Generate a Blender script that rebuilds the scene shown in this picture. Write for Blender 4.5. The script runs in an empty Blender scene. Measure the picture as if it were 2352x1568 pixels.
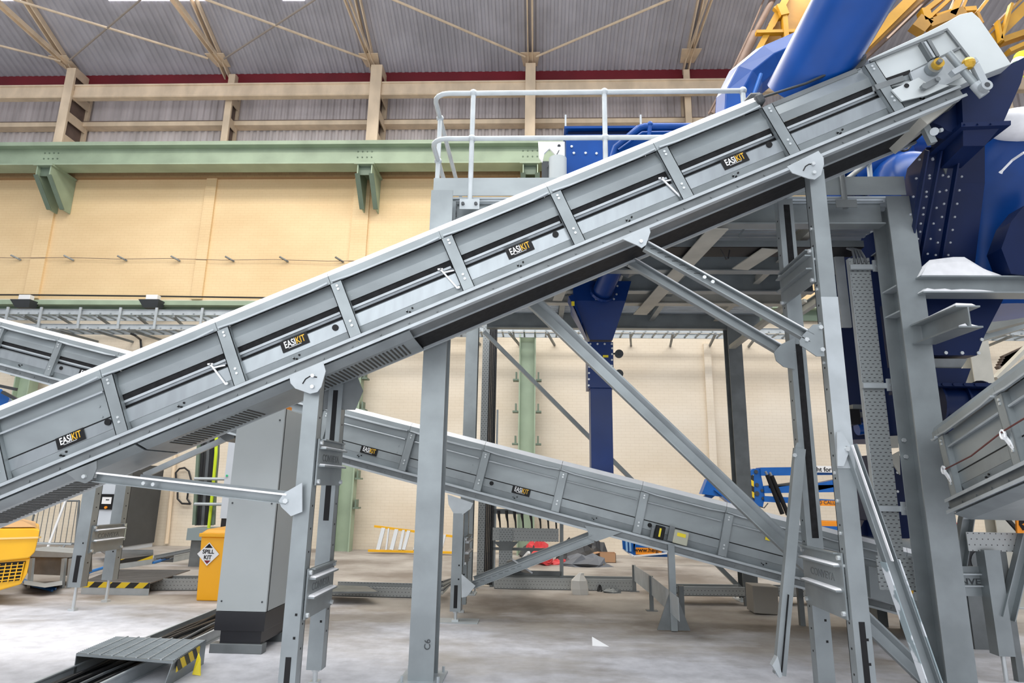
import bpy, math, random
from mathutils import Vector as V, Matrix
from math import sin, cos, tan, radians, pi, atan2, sqrt, hypot
random.seed(7)
S = bpy.context.scene
COL = S.collection

# ------------------------------------------------------------------ camera, world, lamps, exposure
F_PX, PITCH, YAW, ROLL, CAM_H = 1450.0, radians(12.9), radians(2.4), radians(.95), 1.6
_f = V((-sin(YAW)*cos(PITCH), cos(YAW)*cos(PITCH), sin(PITCH)))
_r = V((cos(YAW), sin(YAW), 0)); _u = _r.cross(_f)
CR = _r*cos(ROLL) + _u*sin(ROLL); CU = _u*cos(ROLL) - _r*sin(ROLL); CF = _f
CC = V((0, 0, CAM_H))
cam = bpy.data.objects.new('camera', bpy.data.cameras.new('camera')); COL.objects.link(cam)
m = Matrix.Identity(4)
for i in range(3):
    m[i][0] = CR[i]; m[i][1] = CU[i]; m[i][2] = -CF[i]; m[i][3] = CC[i]
cam.matrix_world = m
cam.data.sensor_width = 36.0; cam.data.lens = 36.0*F_PX/2352.0
cam.data.clip_start = .05; cam.data.clip_end = 200
S.camera = cam
S.view_settings.view_transform = 'Standard'; S.view_settings.look = 'None'
S.view_settings.gamma = 1; S.view_settings.use_curve_mapping = False
S.view_settings.exposure = 0.08
W = bpy.data.worlds.new('hall_daylight'); S.world = W; W.use_nodes = True
bg = W.node_tree.nodes['Background']; bg.inputs[1].default_value = .95
_tc = W.node_tree.nodes.new('ShaderNodeTexCoord'); _sp = W.node_tree.nodes.new('ShaderNodeSeparateXYZ'); _rp = W.node_tree.nodes.new('ShaderNodeValToRGB')
W.node_tree.links.new(_tc.outputs['Generated'], _sp.inputs[0]); W.node_tree.links.new(_sp.outputs['Z'], _rp.inputs[0]); W.node_tree.links.new(_rp.outputs[0], bg.inputs[0])
_rp.color_ramp.elements[0].position = 0; _rp.color_ramp.elements[0].color = (.40, .40, .41, 1); _rp.color_ramp.elements[1].position = .75; _rp.color_ramp.elements[1].color = (1.05, 1.12, 1.22, 1)
def area(name, loc, rot, sx, sy, e, col=(1, 1, 1)):
    l = bpy.data.lights.new(name, 'AREA'); l.shape = 'RECTANGLE'; l.size = sx; l.size_y = sy; l.energy = e; l.color = col
    o = bpy.data.objects.new(name, l); COL.objects.link(o); o.location = loc; o.rotation_euler = rot
    return o
area('skylight_row_lamp', (-1, 3.6, 13.5), (0, 0, 0), 26, 4.0, 2300, (1, .98, .95))
area('overhead_fill_lamp', (0, 11.5, 12.6), (radians(-10), 0, 0), 24, 2.0, 1250, (1, .93, .82))  # added warm overhead fill that brightens the back wall; no lamp fittings modelled
area('front_fill_lamp', (-3, -7, 6), (radians(68), 0, radians(10)), 14, 7, 850, (.95, .98, 1))  # added fill from behind the camera for surfaces facing it, no doorway modelled

# ------------------------------------------------------------------ pixel helpers (2352x1568 frame of the photograph)
def ray(x, y): return CR*((x-1176)/F_PX) - CU*((y-784)/F_PX) + CF
def PY(x, y, Y): d = ray(x, y); return CC + d*(Y/d.y)
def PZ(x, y, Z=0.0): d = ray(x, y); return CC + d*((Z-CAM_H)/d.z)
def PX(x, y, X): d = ray(x, y); return CC + d*(X/d.x)

# ------------------------------------------------------------------ materials
MATS = {}
def mat(name, col, rough=.5, metal=0.0, noise=0.0, scale=6.0, bump=0.0, col2=None, stretch=(1, 1, 1), emit=None, spec=.5, voro=False, lo=.35, hi=.65, coat=0.0):
    if name in MATS: return MATS[name]
    M = bpy.data.materials.new(name); M.use_nodes = True; nt = M.node_tree; b = nt.nodes['Principled BSDF']
    b.inputs['Roughness'].default_value = rough; b.inputs['Metallic'].default_value = metal
    b.inputs['Specular IOR Level'].default_value = spec
    if coat: b.inputs['Coat Weight'].default_value = coat
    c = tuple(col)+(1,)
    b.inputs['Base Color'].default_value = c
    if noise or col2:
        tc = nt.nodes.new('ShaderNodeTexCoord'); mp = nt.nodes.new('ShaderNodeMapping'); mp.inputs['Scale'].default_value = stretch
        nt.links.new(tc.outputs['Object'], mp.inputs[0])
        n = nt.nodes.new('ShaderNodeTexVoronoi' if voro else 'ShaderNodeTexNoise'); n.inputs['Scale'].default_value = scale
        if not voro: n.inputs['Detail'].default_value = 5
        nt.links.new(mp.outputs[0], n.inputs['Vector'])
        rp = nt.nodes.new('ShaderNodeValToRGB'); rp.color_ramp.elements[0].position = lo; rp.color_ramp.elements[1].position = hi
        if col2 is None: c0 = tuple(v*(1-noise) for v in col); c1 = tuple(min(1, v*(1+noise)) for v in col)
        else: c0 = col; c1 = col2
        rp.color_ramp.elements[0].color = tuple(c0)+(1,); rp.color_ramp.elements[1].color = tuple(c1)+(1,)
        nt.links.new(n.outputs['Color' if voro else 'Fac'], rp.inputs[0]); nt.links.new(rp.outputs[0], b.inputs['Base Color'])
        if bump:
            bp = nt.nodes.new('ShaderNodeBump'); bp.inputs['Strength'].default_value = bump; bp.inputs['Distance'].default_value = .01
            nt.links.new(n.outputs[0], bp.inputs['Height']); nt.links.new(bp.outputs[0], b.inputs['Normal'])
    if emit:
        b.inputs['Emission Color'].default_value = tuple(emit[:3])+(1,); b.inputs['Emission Strength'].default_value = emit[3]
    MATS[name] = M
    return M
def brickmat(name, c1, c2, mortar, bumpd=.25):
    M = bpy.data.materials.new(name); M.use_nodes = True; nt = M.node_tree; b = nt.nodes['Principled BSDF']
    tc = nt.nodes.new('ShaderNodeTexCoord'); mp = nt.nodes.new('ShaderNodeMapping'); mp.inputs['Rotation'].default_value = (radians(90), 0, 0)
    nt.links.new(tc.outputs['Object'], mp.inputs[0])
    br = nt.nodes.new('ShaderNodeTexBrick'); br.inputs['Scale'].default_value = 1.0; br.inputs['Brick Width'].default_value = .225; br.inputs['Row Height'].default_value = .075
    br.inputs['Mortar Size'].default_value = .006; br.inputs['Mortar Smooth'].default_value = .6
    br.inputs['Color1'].default_value = c1+(1,); br.inputs['Color2'].default_value = c2+(1,); br.inputs['Mortar'].default_value = mortar+(1,)
    nt.links.new(mp.outputs[0], br.inputs['Vector'])
    n = nt.nodes.new('ShaderNodeTexNoise'); n.inputs['Scale'].default_value = .35; n.inputs['Detail'].default_value = 7
    mp2 = nt.nodes.new('ShaderNodeMapping'); mp2.inputs['Scale'].default_value = (1, 1, 2.2); nt.links.new(tc.outputs['Object'], mp2.inputs[0]); nt.links.new(mp2.outputs[0], n.inputs['Vector'])
    rp = nt.nodes.new('ShaderNodeValToRGB'); rp.color_ramp.elements[0].position = .3; rp.color_ramp.elements[1].position = .7
    rp.color_ramp.elements[0].color = (.84, .8, .74, 1); rp.color_ramp.elements[1].color = (1, 1, 1, 1)
    nt.links.new(n.outputs[0], rp.inputs[0])
    mx = nt.nodes.new('ShaderNodeMixRGB'); mx.blend_type = 'MULTIPLY'; mx.inputs[0].default_value = 1
    nt.links.new(br.outputs['Color'], mx.inputs[1]); nt.links.new(rp.outputs[0], mx.inputs[2]); nt.links.new(mx.outputs[0], b.inputs['Base Color'])
    n3 = nt.nodes.new('ShaderNodeTexNoise'); n3.inputs['Scale'].default_value = 1.3; nt.links.new(tc.outputs['Object'], n3.inputs['Vector'])
    bp = nt.nodes.new('ShaderNodeBump'); bp.inputs['Distance'].default_value = .006; bp.inputs['Strength'].default_value = bumpd
    nt.links.new(br.outputs['Fac'], bp.inputs['Height']); bp.invert = True; nt.links.new(bp.outputs[0], b.inputs['Normal'])
    b.inputs['Roughness'].default_value = .65
    return M
def hazardmat(name, axis, per=.16):
    M = bpy.data.materials.new(name); M.use_nodes = True; nt = M.node_tree; b = nt.nodes['Principled BSDF']
    tc = nt.nodes.new('ShaderNodeTexCoord'); mp = nt.nodes.new('ShaderNodeMapping'); nt.links.new(tc.outputs['Object'], mp.inputs[0])
    dp = nt.nodes.new('ShaderNodeVectorMath'); dp.operation = 'DOT_PRODUCT'; dp.inputs[1].default_value = axis; nt.links.new(mp.outputs[0], dp.inputs[0])
    a = nt.nodes.new('ShaderNodeMath'); a.operation = 'DIVIDE'; a.inputs[1].default_value = per; nt.links.new(dp.outputs['Value'], a.inputs[0])
    fr = nt.nodes.new('ShaderNodeMath'); fr.operation = 'FRACT'; nt.links.new(a.outputs[0], fr.inputs[0])
    g = nt.nodes.new('ShaderNodeMath'); g.operation = 'GREATER_THAN'; g.inputs[1].default_value = .5; nt.links.new(fr.outputs[0], g.inputs[0])
    mx = nt.nodes.new('ShaderNodeMixRGB'); mx.inputs[1].default_value = (.015, .015, .015, 1); mx.inputs[2].default_value = (.75, .53, .02, 1)
    nt.links.new(g.outputs[0], mx.inputs[0]); nt.links.new(mx.outputs[0], b.inputs['Base Color']); b.inputs['Roughness'].default_value = .5
    return M
def perfmat(name, base, dark, sx, sy, rough=.45, metal=.5, mo=.40):
    # perforated sheet: rows of small dark slots
    M = bpy.data.materials.new(name); M.use_nodes = True; nt = M.node_tree; b = nt.nodes['Principled BSDF']
    tc = nt.nodes.new('ShaderNodeTexCoord')
    br = nt.nodes.new('ShaderNodeTexBrick'); br.inputs['Scale'].default_value = 1; br.inputs['Brick Width'].default_value = sx; br.inputs['Row Height'].default_value = sy
    br.inputs['Mortar Size'].default_value = min(sx, sy)*mo; br.inputs['Mortar Smooth'].default_value = 0
    br.inputs['Color1'].default_value = dark+(1,); br.inputs['Color2'].default_value = dark+(1,); br.inputs['Mortar'].default_value = base+(1,)
    mp = nt.nodes.new('ShaderNodeMapping'); mp.inputs['Rotation'].default_value = (radians(90), 0, 0)
    nt.links.new(tc.outputs['Object'], mp.inputs[0]); nt.links.new(mp.outputs[0], br.inputs['Vector']); nt.links.new(br.outputs['Color'], b.inputs['Base Color'])
    b.inputs['Roughness'].default_value = rough; b.inputs['Metallic'].default_value = metal
    return M
galv = mat('galvanised_steel', (.27, .298, .308), .42, .5, .12, 3.0)
galv_sheet = mat('galvanised_sheet', (.285, .315, .325), .42, .35, .12, 1.6, stretch=(1, 1, 2))
galv_spangle = mat('spangled_galvanised_sheet', (.33, .36, .38), .32, .5, .07, 5, stretch=(2.5, 2.5, .6))
galv_dark = mat('weathered_steel', (.185, .20, .205), .5, .5, .15, 4)
galv_plate = mat('pale_zinc_plate', (.44, .475, .495), .5, .35, .08, 5)
cover_white = mat('bright_cover_sheet', (.90, .91, .92), .4, .1, .03, 3)
head_white = mat('pale_hood_sheet', (.60, .64, .64), .4, .25, .05, 2)
beige_steel = mat('dusty_beige_steel', (.46, .45, .40), .6, .2, .1, 3)
belt = mat('black_belt_rubber', (.013, .013, .014), .7, 0, .3, 20, spec=.2)
black = mat('black_plastic', (.009, .009, .010), .5, spec=.25)
blackp = mat('black_plinth_paint', (.018, .018, .022), .35)
rubber = mat('cable_rubber', (.02, .02, .022), .45)
greyrub = mat('grey_cable_rubber', (.12, .13, .14), .5)
blue = mat('blue_gloss_paint', (.002, .027, .15), .32, 0, .12, 2, spec=.35)
bluelt = mat('bright_blue_gloss_paint', (.002, .052, .25), .3, 0, .2, 1.5, spec=.35)
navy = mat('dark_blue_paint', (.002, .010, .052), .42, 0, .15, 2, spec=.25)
liftblue = mat('lift_blue_paint', (.005, .10, .38), .35, 0, .1, 4)
green = mat('pale_green_steel_paint', (.31, .39, .28), .5, 0, .12, 1.5)
greend = mat('moss_green_steel_paint', (.14, .19, .14), .55, 0, .15, 1.5)
cream = mat('cream_steel_paint', (.76, .61, .44), .6, 0, .12, 1.2, stretch=(2, 2, 1))
clad = mat('corrugated_cladding_sheet', (.66, .61, .61), .6, 0, .14, 1.0, stretch=(2, 2, .5))
roofm = mat('corrugated_roof_sheet', (.46, .45, .49), .55, 0, .12, 1.0)
red = mat('red_paint', (.20, .010, .020), .5, 0, .2, .6)
brown = mat('brown_steel_paint', (.17, .12, .10), .6, 0, .15, 3)
yellow = mat('amber_yellow_paint', (.80, .42, .012), .38, 0, .06, 2)
craney = mat('crane_yellow_paint', (.46, .235, .010), .5, 0, .2, 1.5)
binm = mat('orange_yellow_plastic', (.90, .42, .008), .4)
white = mat('white_paint', (.8, .8, .8), .45)
dust = mat('white_powder_dust', (.88, .88, .90), .9, 0, .05, 10, bump=.3)
cabgrey = mat('cabinet_grey_paint', (.41, .44, .445), .42, 0, .03, 2)
cablight = mat('light_grey_cabinet_paint', (.56, .60, .65), .4, 0, .03, 2)
dgrey = mat('charcoal_panel_paint', (.045, .05, .055), .5, 0, .08, 3)
orange = mat('orange_sticker', (.85, .28, .01), .5)
stick_y = mat('yellow_sticker', (.85, .68, .02), .5)
redr = mat('red_rubber_sheet', (.62, .05, .055), .5)
card = mat('brown_cardboard', (.42, .24, .13), .8)
wood = mat('timber_offcut', (.3, .24, .15), .8)
alu = mat('aluminium_rung', (.30, .31, .32), .4, .5)
hivis = mat('yellow_green_vest_fabric', (.62, .95, .02), .8)
skin = mat('skin', (.55, .32, .22), .55)
clothd = mat('navy_work_fabric', (.03, .035, .06), .85)
reflt = mat('silver_reflective_tape', (.55, .62, .68), .4)
cblue = mat('blue_hose', (.03, .18, .5), .4)
cyel = mat('yellow_green_earth_cable', (.62, .78, .02), .45)
brass = mat('amber_brass', (.60, .36, .04), .35, .4)
bolt = mat('zinc_bolt_head', (.62, .65, .66), .35, .6)
hz_x = hazardmat('hazard_stripe_tape', (1, 1, .8), .22)
perf = perfmat('perforated_tray_sheet', (.32, .35, .36), (.03, .03, .035), .05, .035)
mesh_black = mat('black_grille', (.03, .028, .022), .6)
# ------------------------------------------------------------------ mesh building
ORG = {}
def bolt_r(): return .012
class MB:
    def __init__(s): s.v = []; s.f = []; s.mi = []; s.cur = 0
    def add(s, vs, fs):
        o = len(s.v); s.v += [V(p) for p in vs]
        for f in fs: s.f.append([i+o for i in f]); s.mi.append(s.cur)
        return s
    def prism(s, pts, ext):
        n = len(pts); pts = [V(p) for p in pts]; ext = V(ext)
        return s.add(pts+[p+ext for p in pts], [list(range(n))[::-1], list(range(n, 2*n))]+[[i, (i+1) % n, n+(i+1) % n, n+i] for i in range(n)])
    def loft(s, A, B):
        n = len(A)
        return s.add(list(A)+list(B), [list(range(n))[::-1], list(range(n, 2*n))]+[[i, (i+1) % n, n+(i+1) % n, n+i] for i in range(n)])
    def lofts(s, rings, close=True):
        n = len(rings[0]); vs = [p for r in rings for p in r]; fs = []
        for k in range(len(rings)-1):
            for i in range(n): fs.append([k*n+i, k*n+(i+1) % n, (k+1)*n+(i+1) % n, (k+1)*n+i])
        if close: fs.append(list(range(n))[::-1]); fs.append([len(vs)-n+i for i in range(n)])
        return s.add(vs, fs)
    def box(s, c, d, ax=None):
        c = V(c); ax = ax or (V((1, 0, 0)), V((0, 1, 0)), V((0, 0, 1)))
        a, b, e = ax[0]*d[0]/2, ax[1]*d[1]/2, ax[2]*d[2]/2
        return s.prism([c-a-b-e, c+a-b-e, c+a+b-e, c-a+b-e], e*2)
    def bb(s, x0, x1, y0, y1, z0, z1): return s.box(((x0+x1)/2, (y0+y1)/2, (z0+z1)/2), (abs(x1-x0), abs(y1-y0), abs(z1-z0)))
    def ext(s, p, q, prof, up=(0, 0, 1)):
        p = V(p); q = V(q); d = (q-p).normalized(); up = V(up)
        if abs(d.dot(up)) > .99: up = V((0, -1, 0))
        side = d.cross(up).normalized(); u = side.cross(d).normalized()
        return s.prism([p+side*a+u*b for a, b in prof], q-p)
    def bar(s, p, q, w, h, up=(0, 0, 1)): return s.ext(p, q, [(-w/2, -h/2), (w/2, -h/2), (w/2, h/2), (-w/2, h/2)], up)
    def cyl(s, p, q, r, n=12, r2=None):
        p = V(p); q = V(q); d = (q-p).normalized(); r2 = r if r2 is None else r2
        a = d.orthogonal().normalized(); b = d.cross(a)
        A = [p+(a*cos(2*pi*i/n)+b*sin(2*pi*i/n))*r for i in range(n)]; B = [q+(a*cos(2*pi*i/n)+b*sin(2*pi*i/n))*r2 for i in range(n)]
        return s.loft(A, B)
    def tube(s, pts, r, n=8):
        pts = [V(p) for p in pts]; rings = []; a = None
        for i, p in enumerate(pts):
            d = (pts[min(i+1, len(pts)-1)]-pts[max(i-1, 0)]).normalized()
            a = d.orthogonal().normalized() if a is None else (a-d*a.dot(d)).normalized()
            b = d.cross(a); rr = r[i] if isinstance(r, (list, tuple)) else r
            rings.append([p+(a*cos(2*pi*k/n)+b*sin(2*pi*k/n))*rr for k in range(n)])
        return s.lofts(rings)
    def ball(s, c, r, n=8, sc=(1, 1, 1)):
        c = V(c); rings = []
        for j in range(1, n//2+1):
            t = pi*j/(n//2+1); rings.append([c+V((sin(t)*cos(2*pi*i/n)*r*sc[0], sin(t)*sin(2*pi*i/n)*r*sc[1], cos(t)*r*sc[2])) for i in range(n)])
        return s.lofts(rings)
    def bolt(s, p, nrm, r=.013, h=.012): p = V(p); return s.cyl(p, p+V(nrm).normalized()*h, r, 6)
    def build(s, name, m, parent=None, org=None, smooth=False, bevel=0, **tags):
        if not s.v: return None
        if parent is not None: org = ORG[parent.name]
        elif org is None:
            xs = [p.x for p in s.v]; ys = [p.y for p in s.v]; org = V(((min(xs)+max(xs))/2, (min(ys)+max(ys))/2, min(p.z for p in s.v)))
        org = V(org)
        me = bpy.data.meshes.new(name); me.from_pydata([p-org for p in s.v], [], s.f)
        ms = m if isinstance(m, (list, tuple)) else [m]
        for x in ms: me.materials.append(x)
        for p, k in zip(me.polygons, s.mi): p.material_index = min(k, len(ms)-1)
        import bmesh
        bm = bmesh.new(); bm.from_mesh(me); bmesh.ops.recalc_face_normals(bm, faces=bm.faces); bm.to_mesh(me); bm.free()
        o = bpy.data.objects.new(name, me); COL.objects.link(o)
        if parent is not None: o.parent = parent
        else: o.location = org
        ORG[o.name] = org
        if smooth:
            me.shade_smooth()
            try: me.set_sharp_from_angle(angle=radians(38))
            except Exception: pass
        if bevel:
            b = o.modifiers.new('bevel', 'BEVEL'); b.width = bevel; b.segments = 2; b.limit_method = 'ANGLE'
        for k, v in tags.items(): o[k] = v
        return o
def tag(o, label, cat, group=None):
    o['label'] = label; o['category'] = cat
    if group: o['group'] = group
    return o
def thing(name, label, cat, loc, group=None):
    o = bpy.data.objects.new(name, None); COL.objects.link(o); o.location = V(loc); o.empty_display_size = .1
    ORG[o.name] = V(loc); return tag(o, label, cat, group)
def struct(o): o['kind'] = 'structure'; return o
def text(name, body, h, org, xd, yd, m, parent=None, off=0.0, align='CENTER', sx=1.0, shear=0):
    c = bpy.data.curves.new(name, 'FONT'); c.body = body; c.size = 1; c.align_x = align; c.align_y = 'CENTER'; c.offset = off; c.extrude = .01; c.shear = shear
    t = bpy.data.objects.new(name, c); COL.objects.link(t); bpy.context.view_layer.update()
    me = bpy.data.meshes.new_from_object(t.evaluated_get(bpy.context.evaluated_depsgraph_get()))
    bpy.data.objects.remove(t); bpy.data.curves.remove(c)
    xd = V(xd).normalized(); yd = V(yd).normalized(); zd = xd.cross(yd); k = h/.7
    base = ORG[parent.name] if parent else V(org)
    for v in me.vertices: v.co = V(org)+xd*v.co.x*k*sx+yd*v.co.y*k+zd*v.co.z*.08 - base
    me.materials.clear(); me.materials.append(m); me.name = name
    o = bpy.data.objects.new(name, me); COL.objects.link(o)
    if parent: o.parent = parent
    else: o.location = base
    ORG[o.name] = base
    return o
def I_(w, h, t=.012, tf=.018): # I section profile, flanges horizontal
    return [(-w/2, -h/2), (w/2, -h/2), (w/2, -h/2+tf), (t/2, -h/2+tf), (t/2, h/2-tf), (w/2, h/2-tf), (w/2, h/2), (-w/2, h/2), (-w/2, h/2-tf), (-t/2, h/2-tf), (-t/2, -h/2+tf), (-w/2, -h/2+tf)]
def C_(w, h, t=.012): # channel open toward +side
    return [(-w/2, -h/2), (w/2, -h/2), (w/2, -h/2+t), (-w/2+t, -h/2+t), (-w/2+t, h/2-t), (w/2, h/2-t), (w/2, h/2), (-w/2, h/2)]
def L_(w, h, t=.01): return [(-w/2, -h/2), (w/2, -h/2), (w/2, -h/2+t), (-w/2+t, -h/2+t), (-w/2+t, h/2), (-w/2, h/2)]
def copy_tree(o, parent=None):
    c = o.copy(); COL.objects.link(c); ORG[c.name] = ORG.get(o.name, V((0, 0, 0)))
    if parent is not None: c.parent = parent
    for ch in list(o.children): copy_tree(ch, c)
    return c
def ppoly(pts, Y): return [PY(x, y, Y) for x, y in pts]
X_, Y_, Z_ = V((1, 0, 0)), V((0, 1, 0)), V((0, 0, 1))

# ------------------------------------------------------------------ building shell
YW = 16.3
flo = mat('dusty_concrete_floor', (.36, .33, .30), .75, 0, 0, .5)
def floormat():
    M = flo; nt = M.node_tree; b = nt.nodes['Principled BSDF']
    tc = nt.nodes.new('ShaderNodeTexCoord')
    def noise(sc, det, st=(1, 1, 1)):
        mp = nt.nodes.new('ShaderNodeMapping'); mp.inputs['Scale'].default_value = st; nt.links.new(tc.outputs['Object'], mp.inputs[0])
        n = nt.nodes.new('ShaderNodeTexNoise'); n.inputs['Scale'].default_value = sc; n.inputs['Detail'].default_value = det; n.inputs['Roughness'].default_value = .62
        nt.links.new(mp.outputs[0], n.inputs['Vector']); return n
    def ramp(n, p0, c0, p1, c1):
        r = nt.nodes.new('ShaderNodeValToRGB'); r.color_ramp.elements[0].position = p0; r.color_ramp.elements[1].position = p1
        r.color_ramp.elements[0].color = c0+(1,); r.color_ramp.elements[1].color = c1+(1,); nt.links.new(n, r.inputs[0]); return r
    base = ramp(noise(.6, 8).outputs[0], .36, (.20, .17, .145), .62, (.42, .39, .355))
    # spilled powder: most on the near floor, thinning toward the wall
    sep = nt.nodes.new('ShaderNodeSeparateXYZ'); nt.links.new(tc.outputs['Object'], sep.inputs[0])
    mr = nt.nodes.new('ShaderNodeMapRange'); mr.inputs[1].default_value = 5.0; mr.inputs[2].default_value = 10.5; mr.inputs[3].default_value = .30; mr.inputs[4].default_value = -.22
    nt.links.new(sep.outputs['Y'], mr.inputs[0])
    mrx = nt.nodes.new('ShaderNodeMapRange'); mrx.inputs[1].default_value = -8; mrx.inputs[2].default_value = 0; mrx.inputs[3].default_value = .2; mrx.inputs[4].default_value = 0
    nt.links.new(sep.outputs['X'], mrx.inputs[0])
    n2 = noise(.9, 9, (.55, 1, 1))
    a0 = nt.nodes.new('ShaderNodeMath'); a0.operation = 'ADD'; nt.links.new(mrx.outputs[0], a0.inputs[1]); nt.links.new(mr.outputs[0], a0.inputs[0])
    a = nt.nodes.new('ShaderNodeMath'); a.operation = 'ADD'; nt.links.new(n2.outputs[0], a.inputs[0]); nt.links.new(a0.outputs[0], a.inputs[1])
    msk = ramp(a.outputs[0], .50, (0, 0, 0), .72, (1, 1, 1))
    dustc = ramp(noise(5, 6).outputs[0], .3, (.47, .47, .50), .7, (.68, .68, .72))
    mx = nt.nodes.new('ShaderNodeMixRGB'); nt.links.new(msk.outputs[0], mx.inputs[0]); nt.links.new(base.outputs[0], mx.inputs[1]); nt.links.new(dustc.outputs[0], mx.inputs[2])
    nt.links.new(mx.outputs[0], b.inputs['Base Color'])
floormat()
struct(MB().bb(-24, 20, -8, 17.5, -.2, 0).build('floor', flo, org=(0, 0, 0)))
brick_up = brickmat('cream_painted_brick', (.83, .63, .37), (.82, .615, .36), (.76, .56, .32))
brick_lo = brickmat('pale_cream_painted_brick', (.83, .745, .62), (.82, .735, .61), (.76, .67, .545))
zb = 6.45
w = MB(); w.bb(-24, 20, YW, YW+.4, 0, zb); w.cur = 1; w.bb(-24, 20, YW, YW+.4, zb, 10.45); 
struct(w.build('wall_back', [brick_lo, brick_up], org=(0, YW, 0)))
# corrugated upper wall
def corr(mb, o, du, dl, nrm, n, per, amp, th=.01):
    # ribs run along dl, repeat along du
    prof = []
    for i in range(n):
        for t, h in ((0, 0), (.35, 0), (.5, 1), (.85, 1)): prof.append((i+t, h))
    prof.append((n, 0))
    A = [V(o)+du*(a*per)+nrm*(h*amp) for a, h in prof]; B = [p+dl for p in A]; k = len(A)
    mb.add(A+B, [[i, i+1, k+i+1, k+i] for i in range(k-1)])
c = MB(); corr(c, (-24, YW+.55, 10.4), X_, V((0, 0, 3.3)), V((0, -1, 0)), 220, .2, .045)
struct(c.build('wall_back_upper', clad, org=(0, YW+.5, 10.4)))
struct(MB().bb(-24, 20, YW+.1, YW+.62, 10.4, 10.47).build('trim_1', cream))
# roof slope rising toward the camera
EY, EZ, SL = 16.9, 13.42, radians(22)
rdir = V((0, -cos(SL), sin(SL))); rn = V((0, -sin(SL), -cos(SL)))
c = MB(); corr(c, (-24, EY, EZ), X_, rdir*7.0, rn, 220, .2, .045)
struct(c.build('ceiling', roofm, org=(0, EY, EZ)))
def RP(x, y, off=0.0):  # pixel -> point on the roof underside, lowered by off
    d = ray(x, y); n = rn; o = V((0, EY, EZ))+rn*off; t = (o-CC).dot(n)/d.dot(n); return CC+d*t
# ------------------------------------------------------------------ steelwork on the back wall
def wx(x, y, Y=16.1): return PY(x, y, Y).x
ztop = 13.30; zcr = PY(600, 323, 15.35).z; zcb = PY(600, 375, 15.35).z
UPC = [(163, 250, .27, 'cream steel column with square openings above the green beam, leftmost in view'),
       (517, 260, .20, 'narrow cream steel column above the green beam, second from the left'),
       (864, 250, .33, 'wide cream steel column above the second green bracket'),
       (1218, 250, .29, 'cream steel column behind the upper handrail, between its first two posts'),
       (1583, 240, .18, 'narrow cream steel column just left of the sloping brown pipes'),
       (2300, 260, .30, 'cream steel column seen at far right beyond the dark blue head chute')]
for x, y, wd, lb in UPC:
    X = wx(x, y)
    t = thing('wall_column', lb, 'column', (X, 16.3, zcr+.002), 'cream columns along the top of the wall')
    y_f = 15.84 if wd > .22 else 16.2
    m = MB(); m.bb(X-wd/2, X+wd/2, y_f, y_f+.08, zcr+.002, ztop+.12); m.build('front_flange', cream, t, bevel=.01)
    m = MB(); m.bb(X-wd/2, X+wd/2, 16.62, 16.70, zcr+.002, ztop+.05); m.build('rear_flange', cream, t)
    k = 0
    z = zcr+.3
    while z < ztop:
        MB().bb(X+wd/2-.03, X+wd/2-.01, y_f+.08, 16.62, z, z+.28).build('batten', cream, t); z += .72
    MB().bb(X-.02, X+.02, y_f+.08, 16.62, zcr+.002, ztop).build('web', brown, t)
zb0 = PY(600, 219, 15.95).z; zb1 = PY(600, 192, 15.95).z
t = thing('eave_beam', 'long cream steel beam running under the red gutter', 'beam', (-2, 15.95, zb0))
xs = [-20]+[wx(x, y) for x, y, *_ in UPC]+[14]
m = MB(); m.ext((-20, 16.0, (zb0+zb1)/2), (14, 16.0, (zb0+zb1)/2), I_(.16, zb1-zb0+.02, .1, .05)); m.build('web_plate', cream, t)
m = MB(); m.bb(-20, 14, 15.93, 16.12, zb0-.03, zb0); m.build('bottom_flange', cream, t)
g = MB(); g.bb(-22, 15, 16.42, 16.62, PY(600, 196, 16.42).z, PY(600, 176, 16.42).z+.1)
tag(g.build('red_gutter', red), 'dark red gutter strip where the roof meets the wall', 'gutter')
m = MB(); zr = PY(600, 287, 16.55).z; m.bb(-20, 14, 16.50, 16.80, zr-.03, zr+.11); m.cur = 1; m.bb(-20, 14, 16.49, 16.83, zr+.11, zr+.13)
tag(m.build('cladding_rail', [cream, brown]), 'slim brown and cream rail crossing the corrugated cladding', 'rail')
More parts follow.
